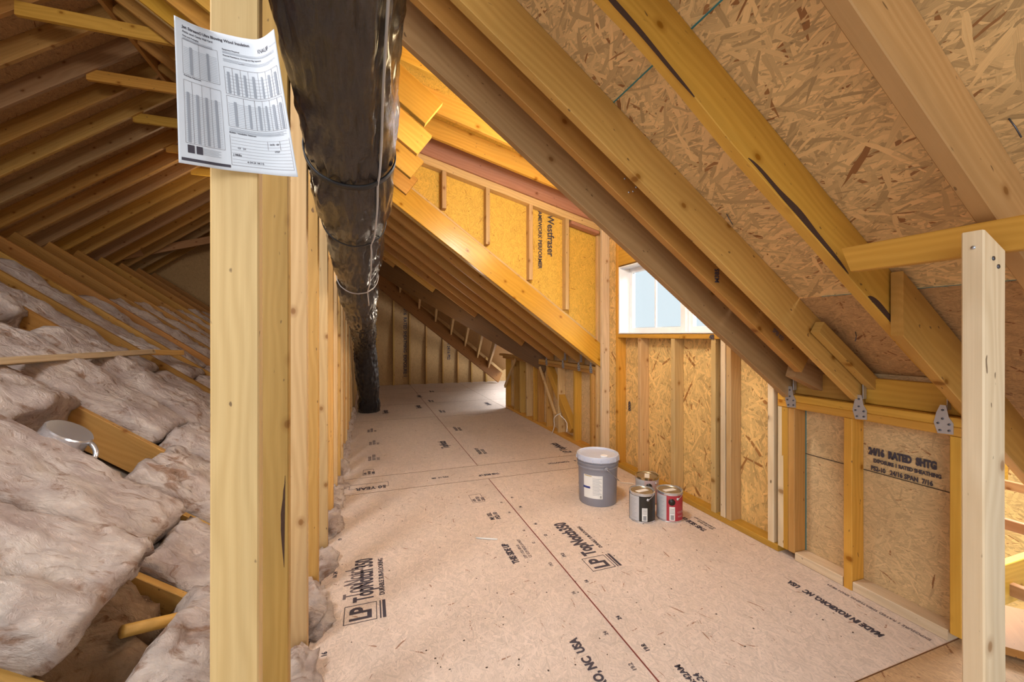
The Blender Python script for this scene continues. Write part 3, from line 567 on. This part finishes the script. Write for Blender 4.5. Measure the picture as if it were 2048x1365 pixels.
# ---------------------------------------------------------------- vaulted ceiling joists and wool batts at the left
SJ = -.72; CJ = -.396
def zj(x, o=0): return CJ+SJ*x+o
uJ = V((1, 0, SJ)).normalized(); nJ = V((-SJ, 0, 1)).normalized()
prism('ceiling_vault', [(-4.5, .2, zj(-4.5, -.30)), (-.30, .2, zj(-.30, -.30)), (-.30, 10.45, zj(-.3, -.30)), (-4.5, 10.45, zj(-4.5, -.30))], nJ, .012, plain('drywall_back', (.35, .27, .2), .9), ceil)
JY = [.42+.56*i for i in range(18)]
for i, y in enumerate(JY):
    thing(board('ceiling_joist', (-4.08, y, zj(-4.08, -.24)), (-.33, y, zj(-.33, -.24)), .197, .038, TAN if i < 6 else BRN, (0, 1, 0), (0, 0, 1)), 'sloping joist between wool batts left of the partition, %s from the camera' % ORD[i], 'joist', 'sloping joists at the left')
def batt(x0, x1, y0, y1, top=.07, bot=-.20, lift=0, label='', seed=0, amp=1., tilt=0, mat=None):
    L = (x1-x0)/uJ.x; W = y1-y0; T = top-bot; res = .028 if y0 < 4 and x1 > -2.7 else .05
    nu, nv, nw = max(8, int(L/res)), max(8, int(W/res)), max(4, int(T/res)); bm = bmesh.new(); vd = {}
    def vert(i, j, k):
        key = (i, j, k)
        if key in vd: return vd[key]
        u, v, w_ = i/nu, j/nv, k/nw; p = V((u*L, (v-.5)*W, bot+w_*T)); q = p*1.0+V((seed*7.3, seed*3.1, 0))
        # rounded long edges, swelling top
        e = abs(v-.5)*2; eu = min(u*L, (1-u)*L)
        if w_ > .35:
            p.z -= (w_-.35)/.65*(.052*e**3.5); p.z -= max(0, .03-eu)*.6
        bulge = N.noise(q*2.6)*.045*amp+N.noise(q*6)*.022*amp
        rid = (1-abs(N.noise(q*V((9, 9, 9)).x))*2)*.010*amp+N.fractal(q*16, .7, 2.1, 4)*.014*amp
        tear = 0
        if eu < .12: tear = N.fractal(V((q.y*7, q.z*9, seed)), .8, 2, 4)*.035*(1-eu/.12)*(1 if u > .5 else -1)
        p.z -= max(0, .07-abs(N.noise(V((q.x*2.2+seed, q.y*4.5, q.z*2)))))/.07*.022*w_*amp
        p.z += (bulge*w_ + rid*(.3+.7*w_)); p.x += N.noise(q*7+V((9, 0, 0)))*.012+tear
        p.y += (v-.5)*2*(N.noise(q*5+V((0, 9, 0)))*.012-.006)+N.noise(q*15+V((0, 9, 5)))*.005
        p.z += lift+tilt*(u*L)
        vd[key] = bm.verts.new(p); return vd[key]
    def quad(a, b, c, d): bm.faces.new((vert(*a), vert(*b), vert(*c), vert(*d)))
    for i in range(nu):
        for j in range(nv):
            for k in (0, nw): quad((i, j, k), (i+1, j, k), (i+1, j+1, k), (i, j+1, k))
    for i in range(nu):
        for k in range(nw):
            for j in (0, nv): quad((i, j, k), (i+1, j, k), (i+1, j, k+1), (i, j, k+1))
    for j in range(nv):
        for k in range(nw):
            for i in (0, nu): quad((i, j, k), (i, j+1, k), (i, j+1, k+1), (i, j, k+1))
    o_ = link('insulation_batt', me_from('insulation_batt', bm), frame((x0, (y0+y1)/2, zj(x0)), uJ, (0, 1, 0), nJ), mat or BATT, None, True)
    thing(o_, label, 'insulation batt', 'wool batts at the left'); return o_
g_ = .022
def row(k): return JY[k]+g_, JY[k+1]-g_
a, b = row(0); batt(-1.9, -.34, a, b, .06, label='wool batt nearest the camera, mostly below the frame', seed=1)
a, b = row(1); batt(-1.30, -.345, a, b, .05, lift=.0, label='wool batt at the bottom left corner beneath the lifted one', seed=2)
a, b = row(2); batt(-2.1, -.90, a-.01, b+.0, .085, bot=-.13, lift=.01, tilt=.045, label='wool batt with a raised end lying beside the dark gap at the lower left', seed=3, amp=1.1); batt(-.72, -.335, a, b+.0, .10, label='small torn wool batt at the lower left touching the near stud', seed=4, amp=1.7)
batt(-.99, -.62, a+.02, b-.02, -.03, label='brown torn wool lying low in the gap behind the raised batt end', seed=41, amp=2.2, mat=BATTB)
thing(tube('pipe', [(-.80, 1.78, zj(-.8, .03)), (-.62, 2.0, zj(-.62, .05)), (-.45, 2.2, zj(-.45, .05))], .022, BRN), 'brown-grey pipe crossing the dark gap at the lower left', 'pipe')
a, b = row(3); batt(-2.5, -.93, a, b, .10, label='big smooth wool batt directly below the round metal housing', seed=5, amp=.9); batt(-.90, -.335, a, b, .085, label='lumpy wool batt right of the big smooth one', seed=6, amp=1.4)
a, b = row(4); batt(-2.9, -1.66, a, b, .08, label='wool batt left of and above the round metal housing', seed=7); batt(-1.20, -.335, a, b, .085, label='curly torn wool batt right of the round metal housing', seed=8, amp=1.7)
a, b = row(5); batt(-2.6, -1.30, a+.0, b, .085, label='long wool batt below the loose pale stick', seed=9); batt(-1.28, -.335, a, b, .08, label='wool batt behind the round metal housing and beside the near stud', seed=10, amp=1.3); batt(-3.3, -2.63, a, b, .05, label='wool batt at the left edge above the loose pale stick', seed=11)
a, b = row(6); batt(-2.25, -1.15, a, b, .09, label='wool batt crossed by the far end of the loose stick', seed=12, amp=1.3); batt(-1.13, -.335, a, b, .09, label='thick wool batt right of the brown offcut', seed=13, amp=1.2); batt(-3.2, -2.5, a, b, .02, label='wool batt in shade left of the deep dark gap', seed=14)
k_ = 15
for r_ in range(7, 17):
    a, b = row(r_); xm = -1.6-.3*((r_*37) % 5)/5
    for (p_, q_) in ((-3.25 if r_ < 9 else -2.9, xm-.02), (xm, -.335)):
        batt(p_, q_, a, b, -.035+.03*((r_*13) % 3)/2, label='shaded wool batt, %s part of the %s row from the camera' % ('upper' if q_ < -1 else 'lower', ORD[r_]), seed=k_, amp=1.2); k_ += 1
# loose stick and offcut lying on the wool
thing(board('wood_stick', (-1.90, 2.6, 1.07), (-1.84, 4.55, 1.06), .04, .075, WHT, (1, 0, .2), (0, 0, 1)), 'long pale loose stick lying across the wool batts at the left', 'stick')
thing(board('wood_offcut', (-1.92, 4.62, 1.05), (-1.78, 4.98, 1.03), .05, .09, TAN, (1, 0, 0), (0, 0, 1)), 'short brown offcut at the far tip of the loose stick', 'offcut')
thing(board('wood_offcut', (-1.0, 5.0, zj(-1, .10)), (-.85, 5.6, zj(-.85, .10)), .04, .09, PALE, (1, 0, 0), (0, 0, 1)), 'pale offcut poking out of the wool behind the near stud', 'offcut')
# recessed light housing
hl = lathe('light_housing', [(.02, -.13), (.085, -.11), (.100, -.075), (.100, -.006), (.094, .0), (.0, .0)], (0, 0, 0), SHINY, None, 40)
M_ = frame((-1.40, 2.66, zj(-1.40, .145)), (nJ.cross(V((0, -1, 0)))).normalized(), V((0, 1, 0)), nJ); hl.matrix_basis = M_; WM[hl] = M_
thing(hl, 'round shiny metal light housing poking out between wool batts', 'light housing')
cp = [M_ @ V((.092+.075*math.sin(math.pi*t*.75), .02-.07*t, -.02-.10*t*t)) for t in [i/40 for i in range(41)]]
tube('flex_conduit', cp, .011, SHINY, hl, 10, [.010+.0022*(i % 2) for i in range(41)])
# wool tufts spilling between the studs
def tuft(x, y, z, r, seed, label):
    bm = bmesh.new(); bmesh.ops.create_icosphere(bm, subdivisions=4, radius=1)
    for v in bm.verts:
        q = v.co+V((seed*5.1, 0, 0)); k = 1+.35*N.noise(q*1.6)+.22*N.fractal(q*3.5, .7, 2, 4); v.co = V((v.co.x*r[0], v.co.y*r[1], v.co.z*r[2]))*k
    thing(link('insulation_tuft', me_from('insulation_tuft', bm), Matrix.Translation((x, y, z)), BATT, None, True), label, 'insulation tuft', 'wool tufts between the partition studs')
for i in range(len(sy)-1):
    if i > 14: break
    y = (sy[i]+sy[i+1])/2+.02
    tuft(XL1-.03, y, -.02+.06*((i*7) % 3)/2, (.095 if i < 8 else .075, .15, .095), i, 'wool tuft spilling onto the floor edge, in the %s gap between partition studs' % (['first', 'second']+ORD[2:])[i])

# ---------------------------------------------------------------- far wall studs
for i, x in enumerate((-2.6, -2.2, -1.8, -1.4, -1.0, -.6, -.2, .20, .602, .984, 1.389, 1.805, 2.192, 2.55, 2.942)):
    thing(sbox('wall_stud', x-.03, x+.008, YE-.089, YE-.001, 0, min(2.6, zr(x, .25)), TAN), 'stud against the far end wall, %s from the left' % (['first', 'second']+ORD[2:])[i], 'stud', 'studs of the far end wall')

# ---------------------------------------------------------------- duct
dr = [(-.3, -.06, 2.26, .158), (.3, -.062, 2.18, .158), (1.02, -.066, 2.068, .1575), (1.37, -.062, 2.0, .1615), (1.50, -.062, 1.955, .163), (1.58, -.062, 1.93, .156), (1.70, -.062, 1.895, .163), (1.95, -.064, 1.84, .162), (2.08, -.064, 1.815, .142), (2.18, -.064, 1.80, .150), (2.45, -.064, 1.735, .155), (2.70, -.066, 1.665, .140), (2.80, -.066, 1.63, .128), (2.95, -.066, 1.585, .142), (3.2, -.066, 1.52, .138), (3.4, -.066, 1.475, .125),
      (3.6, -.06, 1.45, .138), (4.2, -.06, 1.40, .142), (4.45, -.06, 1.38, .125), (5.0, -.055, 1.296, .150), (5.35, -.05, 1.22, .150), (5.6, -.045, 1.13, .14), (5.85, -.035, .98, .155), (6.1, -.02, .7, .165), (6.3, .0, .45, .165), (6.42, .01, .30, .15), (6.55, .016, .12, .17), (6.66, .02, -.02, .17)]
ctr = []
for d_, x, z, r in dr: ctr.append((V((x, (d_-.3313*x)/.9435, z)), r))
ctr[0] = (V((-.05, -.5, 2.30)), .158)
def cat(p0, p1, p2, p3, t): return .5*((2*p1)+(p2-p0)*t+(2*p0-5*p1+4*p2-p3)*t*t+(3*p1-p0-3*p2+p3)*t*t*t)
path = []
for i in range(len(ctr)-1):
    q = [ctr[max(0, i-1)], ctr[i], ctr[i+1], ctr[min(len(ctr)-1, i+2)]]; ns = max(3, int((ctr[i+1][0]-ctr[i][0]).length/.018))
    for k in range(ns): t = k/ns; path.append((cat(*[c[0] for c in q], t), cat(*[c[1] for c in q], t)))
path.append(ctr[-1])
duct = link('air_duct', None, Matrix.Translation((.02, 7.05, 0))); thing(duct, 'fat black plastic-wrapped flexible duct sloping down beside the stud wall', 'duct')
bm = bmesh.new(); uvl = bm.loops.layers.uv.new(); NN = 96; R = []; s_ = 0; UVs = []; side0 = V((1, 0, 0)); straps = [1.86, 2.62, 3.5, 4.7]
ptsF = []
for i, (p, r) in enumerate(path):
    d = (path[min(i+1, len(path)-1)][0]-path[max(i-1, 0)][0]).normalized(); a = (V((1, 0, 0))-d*d.x).normalized(); b = d.cross(a)
    if i: s_ += (p-path[i-1][0]).length
    ring = []
    for k in range(NN):
        th = 2*math.pi*k/NN; cs, sn = math.cos(th), math.sin(th)
        q = V((cs*2.2, sn*2.2, s_*1.3)); fold = N.fractal(V((cs*6, sn*6, s_*5)), .75, 2.1, 5)*.008+N.noise(q*1.5)*.008-abs(N.noise(V((cs*4+s_*3, sn*4, s_*7))))*.012
        gat = abs(math.sin(th*11+3*N.noise(V((s_, 1, 1)))))
        near = min(abs(p.y-1.68), abs(p.y-2.19), abs(p.y-2.95), abs(p.y-3.62), abs(p.y-4.75))
        rr = r+fold-.012*gat*max(0, 1-near/.13)
        if p.y > 5: rr += N.fractal(V((cs*4, sn*4, s_*14)), .8, 2.1, 4)*.010
        ring.append(bm.verts.new(p-V((.02, 7.05, 0))+a*cs*rr+b*sn*rr))
    R.append((ring, s_)); ptsF.append((p, r, a, b, s_))
for (A, sa), (B, sb_) in zip(R, R[1:]):
    for k in range(NN):
        j = (k+1) % NN; f = bm.faces.new((A[k], A[j], B[j], B[k]))
        for lp, uvv in zip(f.loops, ((k/NN, sa), ((k+1)/NN, sa), ((k+1)/NN, sb_), (k/NN, sb_))): lp[uvl].uv = uvv
link('duct_jacket', me_from('duct_jacket', bm), Matrix.Translation((.02, 7.05, 0)), DUCT, duct, True)
def strap(yy, mat_, w_=.02, name='duct_strap', ex=.004):
    i0 = min(range(len(ptsF)), key=lambda i: abs(ptsF[i][0].y-yy)); p, r, a, b, s0 = ptsF[i0]; d = a.cross(b); bm = bmesh.new(); rings = []
    for (o1, o2) in ((-w_/2, 0), (-w_/2, ex), (w_/2, ex), (w_/2, 0)):
        rings.append([bm.verts.new(p+d*o1+(a*math.cos(2*math.pi*k/64)+b*math.sin(2*math.pi*k/64))*(r+.003+o2+.003*N.noise(V((math.cos(2*math.pi*k/64)*3, math.sin(2*math.pi*k/64)*3, yy))))) for k in range(64)])
    for q in range(4):
        A, B = rings[q], rings[(q+1) % 4]
        for k in range(64): bm.faces.new((A[k], A[(k+1) % 64], B[(k+1) % 64], B[k]))
    return link(name, me_from(name, bm), None, mat_, duct, True)
strap(1.68, STRAP, .026, ex=.006); strap(2.19, STRAP, .012); strap(2.97, SEAM, .012, 'silver_tape'); strap(4.73, STRAP, .03)
# pale seam running along the right of the duct
sp = []
for (p, r, a, b, s0) in ptsF[::2]:
    if -.2 < p.y < 2.7 or 2.7 <= p.y < 3.2:
        th = -.95+.12*math.sin(s0*1.3); q1 = p+a*math.cos(th)*(r+.004)+b*math.sin(th)*(r+.004); q2 = p+a*math.cos(-th)*(r+.004)+b*math.sin(-th)*(r+.004); sp.append(q1 if q1.z < q2.z else q2)
tube('seam_cord', sp, .0045, SEAM, duct, 6)
# ---------------------------------------------------------------- paper notice
rows = [[(-0.347, 0.945, 1.841), (-0.32, 0.965, 1.843), (-0.295, 0.99, 1.854), (-0.243, 0.995, 1.856), (-0.213, 0.985, 1.856), (-0.179, 0.94, 1.853)],
        [(-0.343, 0.945, 1.705), (-0.314, 0.965, 1.707), (-0.284, 0.99, 1.714), (-0.227, 0.995, 1.713), (-0.195, 0.985, 1.714), (-0.16, 0.95, 1.713)],
        [(-0.343, 0.955, 1.566), (-0.309, 0.97, 1.569), (-0.275, 0.99, 1.574), (-0.216, 0.995, 1.576), (-0.176, 0.985, 1.573), (-0.139, 0.965, 1.568)]]
us = [0, .2, .4, .68, .84, 1]
def crv(vals, ks, t):
    i = max(j for j in range(len(ks)-1) if ks[j] <= t+1e-9); n = len(vals); f = (t-ks[i])/(ks[i+1]-ks[i])
    return cat(vals[max(0, i-1)], vals[i], vals[i+1], vals[min(n-1, i+2)], f)
def pap(u, v):
    c = [crv([V(p) for p in r], us, min(1, max(0, u))) for r in rows]; return c[0]*((1-v)*(1-2*v))+c[1]*(4*v*(1-v))+c[2]*(v*(2*v-1))
def papn(u, v):
    e = .01; n = (pap(min(1, u+e), v)-pap(max(0, u-e), v)).cross(pap(u, max(0, v-e))-pap(u, min(1, v+e))).normalized(); return n if n.y < 0 else -n
bm = bmesh.new(); nu, nv = 36, 28; gv = [[bm.verts.new(pap(i/nu, j/nv)) for i in range(nu+1)] for j in range(nv+1)]
for j in range(nv):
    for i in range(nu): bm.faces.new((gv[j][i], gv[j][i+1], gv[j+1][i+1], gv[j+1][i]))
e = bmesh.ops.extrude_face_region(bm, geom=bm.faces[:]); bmesh.ops.translate(bm, verts=[v for v in e['geom'] if isinstance(v, bmesh.types.BMVert)], vec=(0, .0003, 0))
sheet = link('paper_notice', me_from('paper_notice', bm), None, PAPER, None, True); thing(sheet, 'curled white printed sheet pinned on the near left stud', 'paper')
PWd, PHt = .216, .279
def pprint_mesh(me, name, mat_):
    for v in me.vertices:
        u, vv = v.co.x/PWd, 1-v.co.y/PHt; u = min(1, max(0, u)); vv = min(1, max(0, vv)); v.co = pap(u, vv)+papn(u, vv)*.0008
    me.materials.clear(); link(name, me, None, mat_, sheet)
def ptext(s, x, y, size, sx=1, bold=0, mat_=INK):
    me = text_mesh(s, size, sx, bold, 0); me.transform(Matrix.Translation((x, y, 0))); pprint_mesh(me, 'printed_lettering', mat_)
def prects(rs, mat_, name='printed_table'):
    bm = bmesh.new()
    for (x, y, w_, h_) in rs:
        n = max(1, int(w_/.008)); m2 = max(1, int(h_/.012)); g = [[bm.verts.new((x+w_*i/n, y+h_*j/m2, 0)) for i in range(n+1)] for j in range(m2+1)]
        for j in range(m2):
            for i in range(n): bm.faces.new((g[j][i], g[j][i+1], g[j+1][i+1], g[j+1][i]))
    me = bpy.data.meshes.new(name); bm.to_mesh(me); bm.free(); pprint_mesh(me, name, mat_)
ptext('Jet Stream\u00ae Ultra Blowing Wool Insulation', .018, .262, .0078, .98, .00022); ptext('Attic and Cavity Wall Card', .018, .2535, .0056, 1, .00012)
ptext('KNAUF', .170, .250, .0115, .66, .0001); ptext('INSULATION', .197, .253, .0035, .8, 0, PGRY)
ptext('Sizes and Packaging', .018, .246, .0038, 1, .0001); ptext('Framing Adjustment', .018, .168, .0038, 1, .0001); ptext('Equipment Required', .098, .246, .0038, 1, .0001); ptext('Thermal Resistance, Coverage and Bag Application', .098, .234, .0038, 1, .0001); ptext('Builder / Insulation Statement', .098, .078, .0040, 1, .0001)
lines = []; tx = []
def grid(x, y, w_, h_, cols, nr, colw=.0006):
    for c_ in cols: lines.append((x+c_*w_, y, .0005, h_))
    for r__ in (0, 1): lines.append((x, y+r__*h_, w_, .0005))
    for k in range(1, nr): tx.append((x+.002, y+h_*.82*k/nr, w_-.004, .00045))
    for a_, c_ in zip(cols, cols[1:]):
        cxm = x+w_*(a_+c_)/2; tx.append((cxm-.0022, y+.002, .0044, h_*.80)); 
grid(.017, .172, .070, .068, (0, .43, 1), 16); grid(.017, .040, .070, .120, (0, .2, .46, .72, 1), 28)
grid(.098, .158, .110, .054, (0, .13, .26, .40, .58, .76, .88, 1), 7); grid(.098, .092, .110, .062, (0, .26, .46, .6, .76, .9, 1), 14)
for k in range(9): lines.append((.100, .070-.0065*k, .108, .0003))
lines += [(.098, .012, .0005, .062), (.209, .012, .0005, .062), (.098, .012, .111, .0005), (.165, .052, .0005, .018), (.190, .052, .0005, .018)]
for yy, n_ in ((.243, 2), (.240, 1), (.228, 3), (.088, 3), (.083, 2)):
    for k in range(n_): tx.append((.098, yy-.0022*k, .108-.006*((k*7) % 3), .0006))
for k in range(3): tx.append((.018, .243-.0018*k, .060, .0006))
for k in range(5): tx.append((.046, .034-.0028*k, .034-.004*(k % 2), .0006))
prects(lines, INKF); prects(tx, PGRY); prects([(.008, .006, .088, .0055)], INK, 'printed_bar'); prects([(.020, .022, .011, .015), (.034, .022, .011, .015)], INK, 'printed_badge')
ptext('34.92   60', .170, .062, .005, .9, .0001); ptext('13   21', .110, .047, .005, 1, .0001); ptext('1737', .178, .047, .005, 1, .0001); ptext('J Mills', .102, .032, .006, 1, .0001); ptext('6-24-24  04:15', .125, .020, .005, 1, .0001)
tube('staple', [(-.255, .9935, 1.80), (-.245, .9935, 1.80)], .0006, METAL, sheet, 4)

# ---------------------------------------------------------------- bucket
BK = plain('grey_bucket_plastic', (.25, .245, .28), .42); BL = plain('pale_blue_grey_lid', (.56, .59, .70), .3)
bx, by = 1.62, 2.68
def arc_label(name, c, r, z0, z1, a0, a1, mat_, parent, n=16):
    bm = bmesh.new(); A = [bm.verts.new((r(z0)*math.cos(a0+(a1-a0)*i/n), r(z0)*math.sin(a0+(a1-a0)*i/n), z0)) for i in range(n+1)]; B = [bm.verts.new((r(z1)*math.cos(a0+(a1-a0)*i/n), r(z1)*math.sin(a0+(a1-a0)*i/n), z1)) for i in range(n+1)]
    for i in range(n): bm.faces.new((A[i], A[i+1], B[i+1], B[i]))
    e = bmesh.ops.extrude_face_region(bm, geom=bm.faces[:])
    for v in [v for v in e['geom'] if isinstance(v, bmesh.types.BMVert)]: v.co.x *= 1.004; v.co.y *= 1.004
    return link(name, me_from(name, bm), Matrix.Translation(c), mat_, parent)
def arc_text(s, c, r, ang, z, size, mat_, parent, sx=1, bold=0):
    me = text_mesh(s, size, sx, bold, 0)
    for v in me.vertices:
        a = ang+v.co.x/r; zz = z+v.co.y; v.co = V((math.cos(a)*(r+.0015), math.sin(a)*(r+.0015), zz))
    me.materials.clear(); return link('label_lettering', me, Matrix.Translation(c), mat_, parent)
bk = link('plastic_bucket', None, Matrix.Translation((bx, by, 0))); thing(bk, 'tall grey plastic bucket with pale lid standing on the floor', 'bucket')
lathe('bucket_body', [(0, .004), (.128, .004), (.133, 0), (.136, .006), (.139, .10), (.143, .262), (.149, .264), (.150, .272), (.1455, .276), (.1455, .292), (.152, .294), (.152, .303), (.147, .306), (.147, .33)], (bx, by, 0), BK, bk, 64)
lid = lathe('bucket_lid', [(.150, .318), (.155, .318), (.156, .345), (.153, .355), (.147, .357), (.141, .352), (.139, .344), (.09, .343), (0, .343)], (bx, by, 0), BL, bk, 64)
for k in range(16):
    a = 2*math.pi*k/16; board('lid_tab', (bx+.156*math.cos(a), by+.156*math.sin(a), .318), (bx+.156*math.cos(a), by+.156*math.sin(a), .34), .004, .008, BL, (-math.sin(a), math.cos(a), 0), (math.cos(a), math.sin(a), 0), parent=bk, wob=0, bev=.0008, seg=2)
lathe('spout_cap', [(.027, .343), (.027, .350), (.022, .353), (0, .351)], (bx+.01, by-.07, 0), WHITE, bk, 32)
ca = math.atan2(-by, -bx)   # angle facing the camera
rB = lambda z: .1375+z*.022+.0012
lab = arc_label('bucket_label', (bx, by, 0), rB, .060, .225, ca-.75, ca+.25, LAMPW, bk)
arc_label('label_blue_band', (bx, by, 0), lambda z: rB(z)+.0008, .128, .143, ca-.78, ca-.38, plain('navy_print', (.03, .05, .22), .5), bk); arc_label('label_yellow_band', (bx, by, 0), lambda z: rB(z)+.0008, .217, .222, ca-.70, ca-.3, plain('ochre_print', (.5, .35, .1), .5), bk)
for k in range(14): arc_label('label_text_line', (bx, by, 0), lambda z: rB(z)+.0008, .085+.009*k, .0872+.009*k, ca-.25, ca+.08+.12*((k*5) % 3)/2, PGRY, bk, 6)
for k in range(6): arc_label('label_barcode', (bx, by, 0), lambda z: rB(z)+.0008, .066, .084, ca+.12+.014*k, ca+.12+.014*k+.007, INK, bk, 2)
# handle
ha = ca+.42; e1 = V((bx+.153*math.cos(ha), by+.153*math.sin(ha), .275)); 
tube('handle_boss', [e1-V((math.cos(ha), math.sin(ha), 0))*.012, e1+V((math.cos(ha), math.sin(ha), 0))*.004], .016, BK, bk, 16)
hp = []
for k in range(33):
    t = math.pi*k/32; c_ = math.cos(t); sN = math.sin(t); perp = V((-math.sin(ha), math.cos(ha), 0)); out = V((math.cos(ha), math.sin(ha), 0))
    hp.append(V((bx, by, 0))+out*c_*.158+perp*sN*.155+V((0, 0, .275-.155*sN*.85)))
tube('wire_handle', hp, .0023, METAL, bk, 8)

# ---------------------------------------------------------------- paint cans
CB = plain('black_can_label', (.02, .017, .014), .35); CRD = plain('red_can_label', (.42, .03, .045), .35); CPK = plain('pink_white_can_label', (.60, .44, .42), .4); CG = plain('gold_rim', (.55, .45, .25), .25, .9); CW = plain('grey_white_can_label', (.52, .51, .52), .45); CD = plain('dull_can_lid', (.42, .37, .28), .3, .8)
def can(x, y, wrap, label, seed, sticker_rot=0):
    c = V((x, y, 0)); r = link('paint_can', None, Matrix.Translation(c)); thing(r, label, 'paint can', 'paint cans on the floor'); ca_ = math.atan2(-y, -x)
    lathe('can_body', [(0, .003), (.078, .003), (.0835, 0), (.0845, .003), (.082, .006), (.082, .184), (.0845, .187), (.0845, .192), (.080, .193), (.079, .186), (.072, .185)], c, SHINY if wrap != CPK else CG, r, 48)
    lathe('can_lid', [(.073, .184), (.071, .189), (.067, .185), (0, .185)], c, CD, r, 48)
    rr = lambda z: .0826
    arc_label('can_label', c, rr, .010, .175, -math.pi, math.pi, wrap, r, 48)
    r2_ = lambda z: .0832; r3_ = lambda z: .0838
    arc_label('label_panel', c, r2_, .012, .173, ca_-1.25, ca_-.22, CW, r, 14)
    for k in range(13): arc_label('label_text_line', c, r3_, .03+.010*k, .0318+.010*k, ca_-1.1, ca_-.42-.1*((k*5+seed) % 3), PGRY, r, 6)
    arc_label('label_strip', c, r2_, .014, .10 if wrap != CRD else .104, ca_+.0, ca_+.42, LAMPW, r, 8)
    for k in range(7): arc_label('label_barcode', c, r3_, .020, .050, ca_+.10+.035*k, ca_+.10+.035*k+.018, INK, r, 2)
    for k in range(4): arc_label('label_text_line', c, r3_, .062+.009*k, .064+.009*k, ca_+.05, ca_+.36, INKF, r, 4)
    if wrap != CB:
        a = ca_+.18; o_ = V((math.cos(a), math.sin(a), 0)); tube('round_sticker', [c+o_*.080+V((0, 0, .135)), c+o_*.0858+V((0, 0, .135))], .0215, CB, r, 24)
    if wrap == CRD: arc_text('COLORS', c, .0838, ca_+.62, .062, .018, CPK, r, .8); arc_text('PAINT', c, .0838, ca_+.66, .035, .016, CPK, r, .8)
    st = V((math.cos(sticker_rot), math.sin(sticker_rot), 0)); board('lid_sticker', c-st*.045+V((0, 0, .1855)), c+st*.045+V((0, 0, .1855)), .001, .035, LAMPW, (-st.y, st.x, 0), (0, 0, 1), parent=r, wob=0, bev=.0002)
    hb = ca_+.45+.2*seed; out = V((math.cos(hb), math.sin(hb), 0)); per = V((-out.y, out.x, 0)); q_ = []
    for k in range(25):
        t = math.pi*k/24; q_.append(c+out*math.cos(t)*.0875+per*math.sin(t)*.0875*.93+V((0, 0, .155+.043*math.sin(t))))
    tube('wire_handle', q_, .0018, METAL, r, 6)
    for s1 in (1, -1): tube('handle_ear', [c+out*s1*.081+V((0, 0, .155)), c+out*s1*.087+V((0, 0, .155))], .009, SHINY, r, 12)
can(1.74, 2.314, CB, 'paint can with a black label, front left of the three', 0, .1); can(1.922, 2.262, CRD, 'paint can with a red label, front right of the three', 1, .0); can(1.958, 2.545, CPK, 'paint can with a pinkish label standing behind the other two', 2, .9)
# white stick on floor, cable tie
thing(tube('white_stick', [(.617, 2.414, .005), (.68, 2.38, .0055), (.734, 2.354, .005)], .0045, LAMPW), 'thin white stick lying on the middle of the floor', 'stick')
thing(tube('cable_tie', [(1.98, 2.92, .004), (2.05, 2.87, .007), (2.13, 2.78, .004)], .0028, LAMPW), 'short white scrap on the floor behind the paint cans', 'scrap')

# ---------------------------------------------------------------- nails sticking out of the roof
for i, (x, y, z, a, lab) in enumerate(((1.36, .50, zr(1.36, PR-.01), .02, 'bent nail beside the reddish rafter, upper one'), (1.43, .49, zr(1.43, PR-.01), -.02, 'bent nail beside the reddish rafter, middle one'), (1.50, .495, zr(1.50, PR-.01), .015, 'bent nail beside the reddish rafter, lower one'), (1.36, 1.27, zr(1.36, PR-.01), .02, 'bent nail at the top edge of the tan rafter'), (2.02, 1.2, zr(2.02, PR-.005), -.02, 'shiny nail poking through the roof above the knee wall'))):
    thing(tube('bent_nail', [(x, y, z+.01), (x+a*.3, y-.008, z-.012), (x+a, y-.012, z-.035)], .0016, NAIL, None, 6), lab, 'nail', 'nails poking through the roof')

# ---------------------------------------------------------------- stair opening framing seen past the post
OR = YEL
for i, (x0, x1, y, z) in enumerate(((2.66, 4.4, 1.10, .10), (2.66, 4.4, 1.62, .33), (2.66, 4.6, 2.1, .30))):
    thing(sbox('opening_joist', x0, x1, y, y+.038, z-.2, z, OR), 'golden joist crossing the opening right of the white post, %s' % ['nearest', 'middle', 'farthest'][i], 'joist', 'joists crossing the opening')
for i, (x, z) in enumerate(((3.0, .0), (3.5, .16), (4.1, .24))):
    thing(sbox('opening_beam', x, x+.038, .4, 2.8, z-.06, z, RED), 'orange rail running back through the opening right of the white post, %s' % ['nearest', 'middle', 'farthest'][i], 'rail', 'rails in the opening')
thing(board('wood_offcut', (2.32, .80, .02), (2.60, 1.02, .02), .03, .25, BRN, (.6, -.8, 0), (0, 0, 1)), 'dark reddish board lying on the floor right of the white post', 'board')
prism('floor_lower', [(2.7, .3, -1.0), (7.5, .3, -1.0), (7.5, 5, -1.0), (2.7, 5, -1.0)], (0, 0, 1), .01, plain('white_lower_floor', (.85, .86, .85), .6), fl)
wall('wall_opening', [(4.75, .2, -1), (4.75, 5.2, -1), (4.75, 5.2, 1.2), (4.75, .2, 1.2)], (1, 0, 0), O_WALL)
